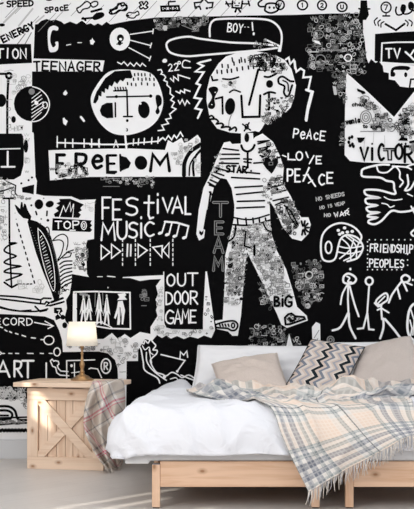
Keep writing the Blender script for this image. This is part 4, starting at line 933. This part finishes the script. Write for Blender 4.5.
def bic(ctrl, s, t):
    "bicubic (Catmull-Rom) value of a control net, s down the rows, t along them"
    def c1(v, x):
        n = len(v) - 1; x = min(max(x, 0), 1) * n; i = min(int(x), n - 1); f = x - i
        a, b, c, d = v[max(i - 1, 0)], v[i], v[i + 1], v[min(i + 2, n)]
        return tuple(.5 * (2 * b[k] + (c[k] - a[k]) * f + (2 * a[k] - 5 * b[k] + 4 * c[k] - d[k]) * f * f + (3 * b[k] - a[k] - 3 * c[k] + d[k]) * f ** 3) for k in range(len(b)))
    return c1([c1(r, t) for r in ctrl], s)
CT = [[(186, 395), (225, 394), (262, 394), (300, 397), (340, 395), (385, 391), (430, 391)],
      [(194, 399), (230, 399), (268, 400), (308, 402), (348, 401), (392, 401), (436, 401)],
      [(228, 404), (250, 406), (276, 407), (304, 406), (336, 404), (372, 402), (410, 402)],
      [(267, 412), (285, 413), (304, 413), (325, 412), (350, 409), (380, 407), (412, 408)],
      [(281, 436), (300, 434), (319, 431), (341, 428), (365, 423), (388, 420), (414, 420)],
      [(294, 463), (313, 456), (333, 449), (355, 441), (377, 434), (398, 430), (418, 428)],
      [(308, 491), (328, 479), (350, 466), (371, 455), (390, 445), (406, 438), (421, 436)]]
NU, NV = 120, 130; rows = []
for j in range(NV + 1):
    v = j / NV; row = []
    for i in range(NU + 1):
        u = i / NU; px, py = bic(CT, v, u); p = cast(px, py); f = fold(p)
        up_ = max(0, 1 - v / .42)
        rg = lambda a, b, c: (1 - abs(noise.noise(Vector((a, b, c)))) * 1.9)
        rum = min(1, up_ * 1.6) * (.045 * max(rg(u * 5 + v * 4, v * 7 - u * 3, 3), 0) ** 3 + .034 * max(rg(u * 9 - v * 5, v * 10, 9), 0) ** 3)
        rum += .085 * math.exp(-((u - .67) / .055) ** 2 - ((v - .08) / .14) ** 2) + .05 * math.exp(-((u - .85) / .05) ** 2 - ((v - .12) / .1) ** 2) + .022 * math.exp(-((u - .12 - v * .2) / .05) ** 2 - ((v - .2) / .12) ** 2)
        edge = min(1, min(u, 1 - u, v * 1.5) * 14)
        hang = .006 * math.sin(u * 22 + v * 5) * max(0, (v - .5) * 2) + .022 * min(max((YF + DR - p.y) / .1, 0), 1)
        row.append(p + nsurf(p) * (max(f, -.004) + .013 + rum * (.15 + .85 * edge) + hang + .008 * up_))
    rows.append(row)
rows = [[(rows[max(j - 1, 0)][i] + rows[min(j + 1, NV)][i] + rows[j][max(i - 1, 0)] + rows[j][min(i + 1, NU)] + rows[j][i] * 2) / 6 for i in range(NU + 1)] for j in range(NV + 1)]
bl = grid_mesh('blanket', rows, 'bed_plaid', uvf=lambda i, j: (i / NU, 1 - j / NV), thick=.007)
tag(bl, 'large cream, peach and grey plaid blanket with fringe spread over the duvet', 'blanket')
M['fringe'] = fabric('fringe_yarn', (.72, .66, .60), scale=900); M['fringe_grey'] = fabric('fringe_yarn_grey', (.42, .42, .45), scale=900)
fb = bmesh.new(); rr = random.Random(7); nth = 92
for k in range(nth):
    t = k / (nth - 1) * NU; i = min(int(t), NU - 1); p = rows[NV][i].lerp(rows[NV][i + 1], t - i)
    L = rr.uniform(.052, .078); dx = rr.uniform(-.012, .006)
    yy = min(p.y, YF - .02)
    tube_bm(fb, [p + Vector((0, 0, .004)), Vector((p.x + dx * .3, yy - .006, p.z - L * .3)), Vector((p.x + dx + rr.uniform(-.005, .005), yy - .009, p.z - L * .65)), Vector((p.x + dx * 1.1 + rr.uniform(-.006, .006), yy - .007 + rr.uniform(-.006, .004), p.z - L))], .0024, seg=5, r1=.0013)
fo = from_bm('fringe', fb, ['fringe', 'fringe_grey'], bl, smooth=True); fo['kind'] = 'stuff'
for k, p_ in enumerate(fo.data.polygons): p_.material_index = 1 if (k // 17) % 6 in (2, 5) else 0

# small throw on the bedside table ------------------------------------------------
BE, PK, WG, LG = (.62, .54, .47), (.66, .12, .20), (.22, .21, .22), (.80, .76, .72)
plaid('throw_plaid', [(0, BE), (.26, WG), (.32, BE), (.36, LG), (.46, PK), (.51, LG), (.55, PK), (.58, BE), (.80, WG), (.83, LG), (.90, BE)], (1.5, .1), (2.2, .5), 0)
def dt(px): return 7.655 + max(0, px - 108) * .0165
def onz(px, py, z=.548): return at(px, py, (1 - z) * FPX / (py - HY))
C2 = [[(95, 381), (101, 380.6), (107, 380.2), (114, 379.6), (121, 379)],
      [(92, 383), (100, 383), (107, 382.8), (115, 381.8), (123.5, 380.4)],
      [(87, 397), (95, 396), (104, 396), (113, 396), (125, 398)],
      [(84, 413), (93, 414), (103, 414), (113, 414), (124, 413)],
      [(84.5, 430), (94, 431), (104, 431), (113, 431), (121, 430)],
      [(91, 446), (99, 447), (107, 448), (115, 447), (121, 446)],
      [(98, 458), (104, 459), (110, 459), (116, 458), (121, 457)],
      [(105, 466.5), (109, 467.5), (113, 468), (118, 467), (122, 464)]]
NU2, NV2 = 44, 84; r2 = []
for j in range(NV2 + 1):
    v = j / NV2; row = []
    for i in range(NU2 + 1):
        u = i / NU2; px, py = bic(C2, v, u)
        if v < 1 / 7: k = v * 7; p = onz(px, py).lerp(at(px, py, dt(px)), k)
        else:
            k = min((v - 1 / 7) * 4, 1)
            fo_ = .05 * math.sin(u * 17 + v * 3.5 + 2 * math.sin(v * 3)) + .010 * noise.noise(Vector((u * 6, v * 5, 2)))
            p = at(px, py, dt(px) - .012 + fo_ * k - .008 * k)
        p.z = max(p.z, .012); row.append(p)
    r2.append(row)
th = grid_mesh('throw', r2, 'throw_plaid', uvf=lambda i, j: (i / NU2 + j / NV2 * .75, j / NV2 * 1.0 - i / NU2 * .45), thick=.005, subsurf=1)
tag(th, 'beige throw with pink and grey stripes hanging off the bedside table', 'throw')
fb = bmesh.new()
for k in range(20):
    i = k * NU2 // 20; p = r2[NV2][i]; L = min(rr.uniform(.018, .03), p.z - .004)
    tube_bm(fb, [p, p + Vector((rr.uniform(-.003, .006), -.006, -L * .6)), p + Vector((rr.uniform(0, .012), -.010 - rr.uniform(0, .01), -L))], .002, seg=5, r1=.0012)
from_bm('fringe', fb, 'fringe', th, smooth=True)['kind'] = 'stuff'

# ------------------------------------------------------------------ light
w = bpy.data.worlds.new('sky'); SC.world = w; w.use_nodes = True
bgn = w.node_tree.nodes['Background']; bgn.inputs[0].default_value = (.93, .96, 1, 1); bgn.inputs[1].default_value = .92
def sun(dirv, e, col, ang):
    l = bpy.data.lights.new('sun', 'SUN'); l.energy = e; l.color = col; l.angle = R(ang)
    o = bpy.data.objects.new('sun', l); COL.objects.link(o); o.rotation_euler = Vector(dirv).to_track_quat('-Z', 'Y').to_euler(); o.location = (-6, -7, 5)
sun((.58, .70, -.423), 5, (1, .93, .82), 1.0)
def area(loc, tgt, sx, sy, e, col):
    l = bpy.data.lights.new('fill_light', 'AREA'); l.shape = 'RECTANGLE'; l.size = sx; l.size_y = sy; l.energy = e; l.color = col
    o = bpy.data.objects.new('fill_light', l); COL.objects.link(o); o.location = loc
    o.rotation_euler = (Vector(tgt) - Vector(loc)).to_track_quat('-Z', 'Y').to_euler()
area((-2.45, -5.6, 2.1), (.3, -1.2, .4), 2.4, 1.8, 105, (1, .98, .95))  # added area lamp standing in for window light from the left
area((0, -2.4, 3.3), (0, -.6, 1.2), 3.6, 1.6, 38, (.98, .98, 1))  # added overhead fill lamp
SC.view_settings.view_transform = 'Standard'; SC.view_settings.look = 'None'; SC.view_settings.gamma = 1
SC.view_settings.exposure = 0.12; SC.view_settings.use_curve_mapping = False
